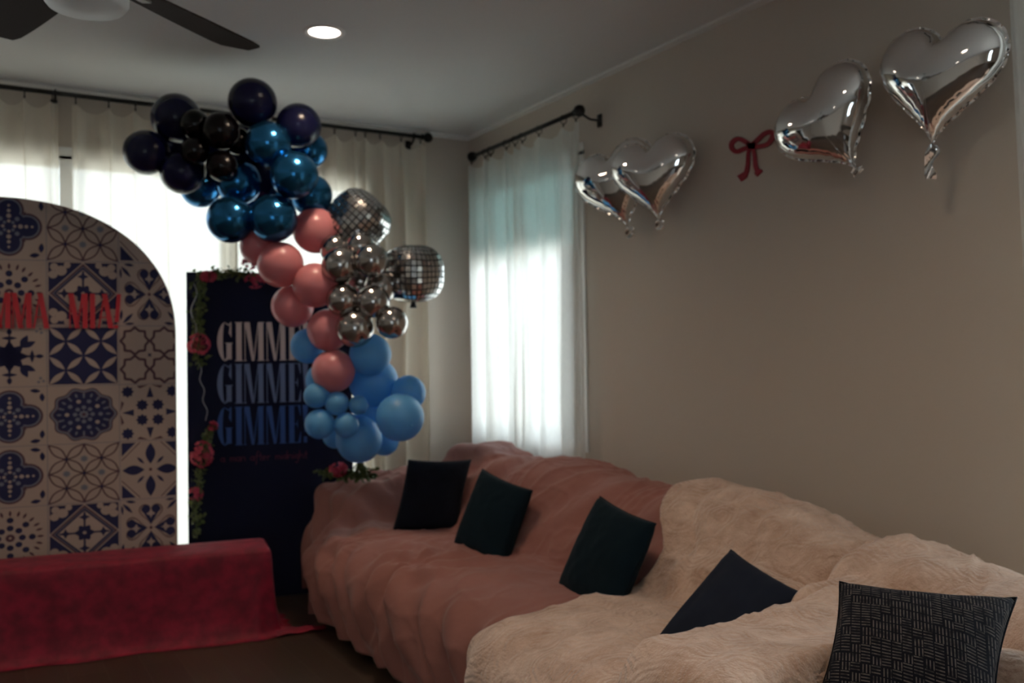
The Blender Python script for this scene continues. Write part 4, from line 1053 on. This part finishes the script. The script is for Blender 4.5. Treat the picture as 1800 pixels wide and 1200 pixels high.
def woven():
    m = mat('navy_basket_weave', (.015, .018, .035), .8); nt, p, out = nodes(m)
    uv = nt.nodes.new('ShaderNodeUVMap'); uv.uv_map = 'uv'; sx = nt.nodes.new('ShaderNodeSeparateXYZ'); nt.links.new(uv.outputs[0], sx.inputs[0])
    def M_(op, a, b_=None, c=None):
        n = nt.nodes.new('ShaderNodeMath'); n.operation = op
        for i, v in enumerate((a, b_, c)):
            if v is None: continue
            if isinstance(v, (int, float)): n.inputs[i].default_value = v
            else: nt.links.new(v, n.inputs[i])
        return n.outputs[0]
    wn = nt.nodes.new('ShaderNodeTexWhiteNoise'); wn.noise_dimensions = '2D'; cb = nt.nodes.new('ShaderNodeCombineXYZ')
    K_ = 18
    U, V = M_('MULTIPLY', sx.outputs[0], K_), M_('MULTIPLY', sx.outputs[1], K_)
    nt.links.new(M_('FLOOR', U), cb.inputs[0]); nt.links.new(M_('FLOOR', V), cb.inputs[1]); nt.links.new(cb.outputs[0], wn.inputs['Vector'])
    ck = M_('GREATER_THAN', wn.outputs['Value'], .5)
    fu, fv = M_('FRACT', U), M_('FRACT', V)
    def bars(q, l):
        st = M_('GREATER_THAN', M_('FRACT', M_('MULTIPLY', q, 3)), .62); e = M_('MULTIPLY', M_('GREATER_THAN', l, .08), M_('LESS_THAN', l, .94)); return M_('MULTIPLY', st, e)
    a = bars(fu, fv); b_ = bars(fv, fu)
    v = M_('ADD', M_('MULTIPLY', ck, a), M_('MULTIPLY', M_('SUBTRACT', 1, ck), b_))
    wn2 = nt.nodes.new('ShaderNodeTexNoise'); wn2.inputs['Scale'].default_value = 22; nt.links.new(uv.outputs[0], wn2.inputs['Vector'])
    v = M_('MULTIPLY', v, M_('MULTIPLY', M_('POWER', wn2.outputs['Fac'], 3), 6))
    mx = nt.nodes.new('ShaderNodeMix'); mx.data_type = 'RGBA'; mx.inputs[6].default_value = (.004, .005, .010, 1); mx.inputs[7].default_value = (.10, .09, .085, 1); nt.links.new(v, mx.inputs[0]); nt.links.new(mx.outputs[2], p.inputs['Base Color'])
    bb = nt.nodes.new('ShaderNodeBump'); bb.inputs['Strength'].default_value = .4; bb.inputs['Distance'].default_value = .003; nt.links.new(v, bb.inputs['Height']); nt.links.new(bb.outputs[0], p.inputs['Normal'])
    return m
M_p5 = woven()
for q_ in (M_p1, M_p2, M_p4, M_p5, M_fan): q_.node_tree.nodes['Principled BSDF'].inputs['Specular IOR Level'].default_value = .12
A_ = lambda px, py, D: at(px, py, D=D)
pillow((A_(718, 808, 5.02), A_(828, 808, 5.08), A_(690, 934, 4.85)), .15, M_p1, 'dark navy pillow furthest back at the corner of the sofa', 1)
pillow((A_(848, 824, 4.64), A_(936, 862, 4.38), A_(797, 958, 4.47)), .15, M_p2, 'dark teal pillow second from the back on the pink throw', 2)
pillow((A_(1055, 872, 3.82), A_(1153, 920, 3.46), A_(980, 1037, 3.70)), .15, M_p2, 'dark pillow standing where the pink throw meets the cream blanket', 3)
pillow((A_(1285, 966, 3.10), A_(1415, 1045, 2.83), A_(1150, 1128, 2.90)), .13, M_p4, 'slate navy pillow tilted on the cream blanket behind the armrest', 4)
pillow((A_(1476, 1022, 2.42), A_(1787, 1050, 2.27), A_(1408, 1290, 2.16)), .17, M_p5, 'navy pillow with pale woven dashes, nearest and largest', 5, pinch=.12)
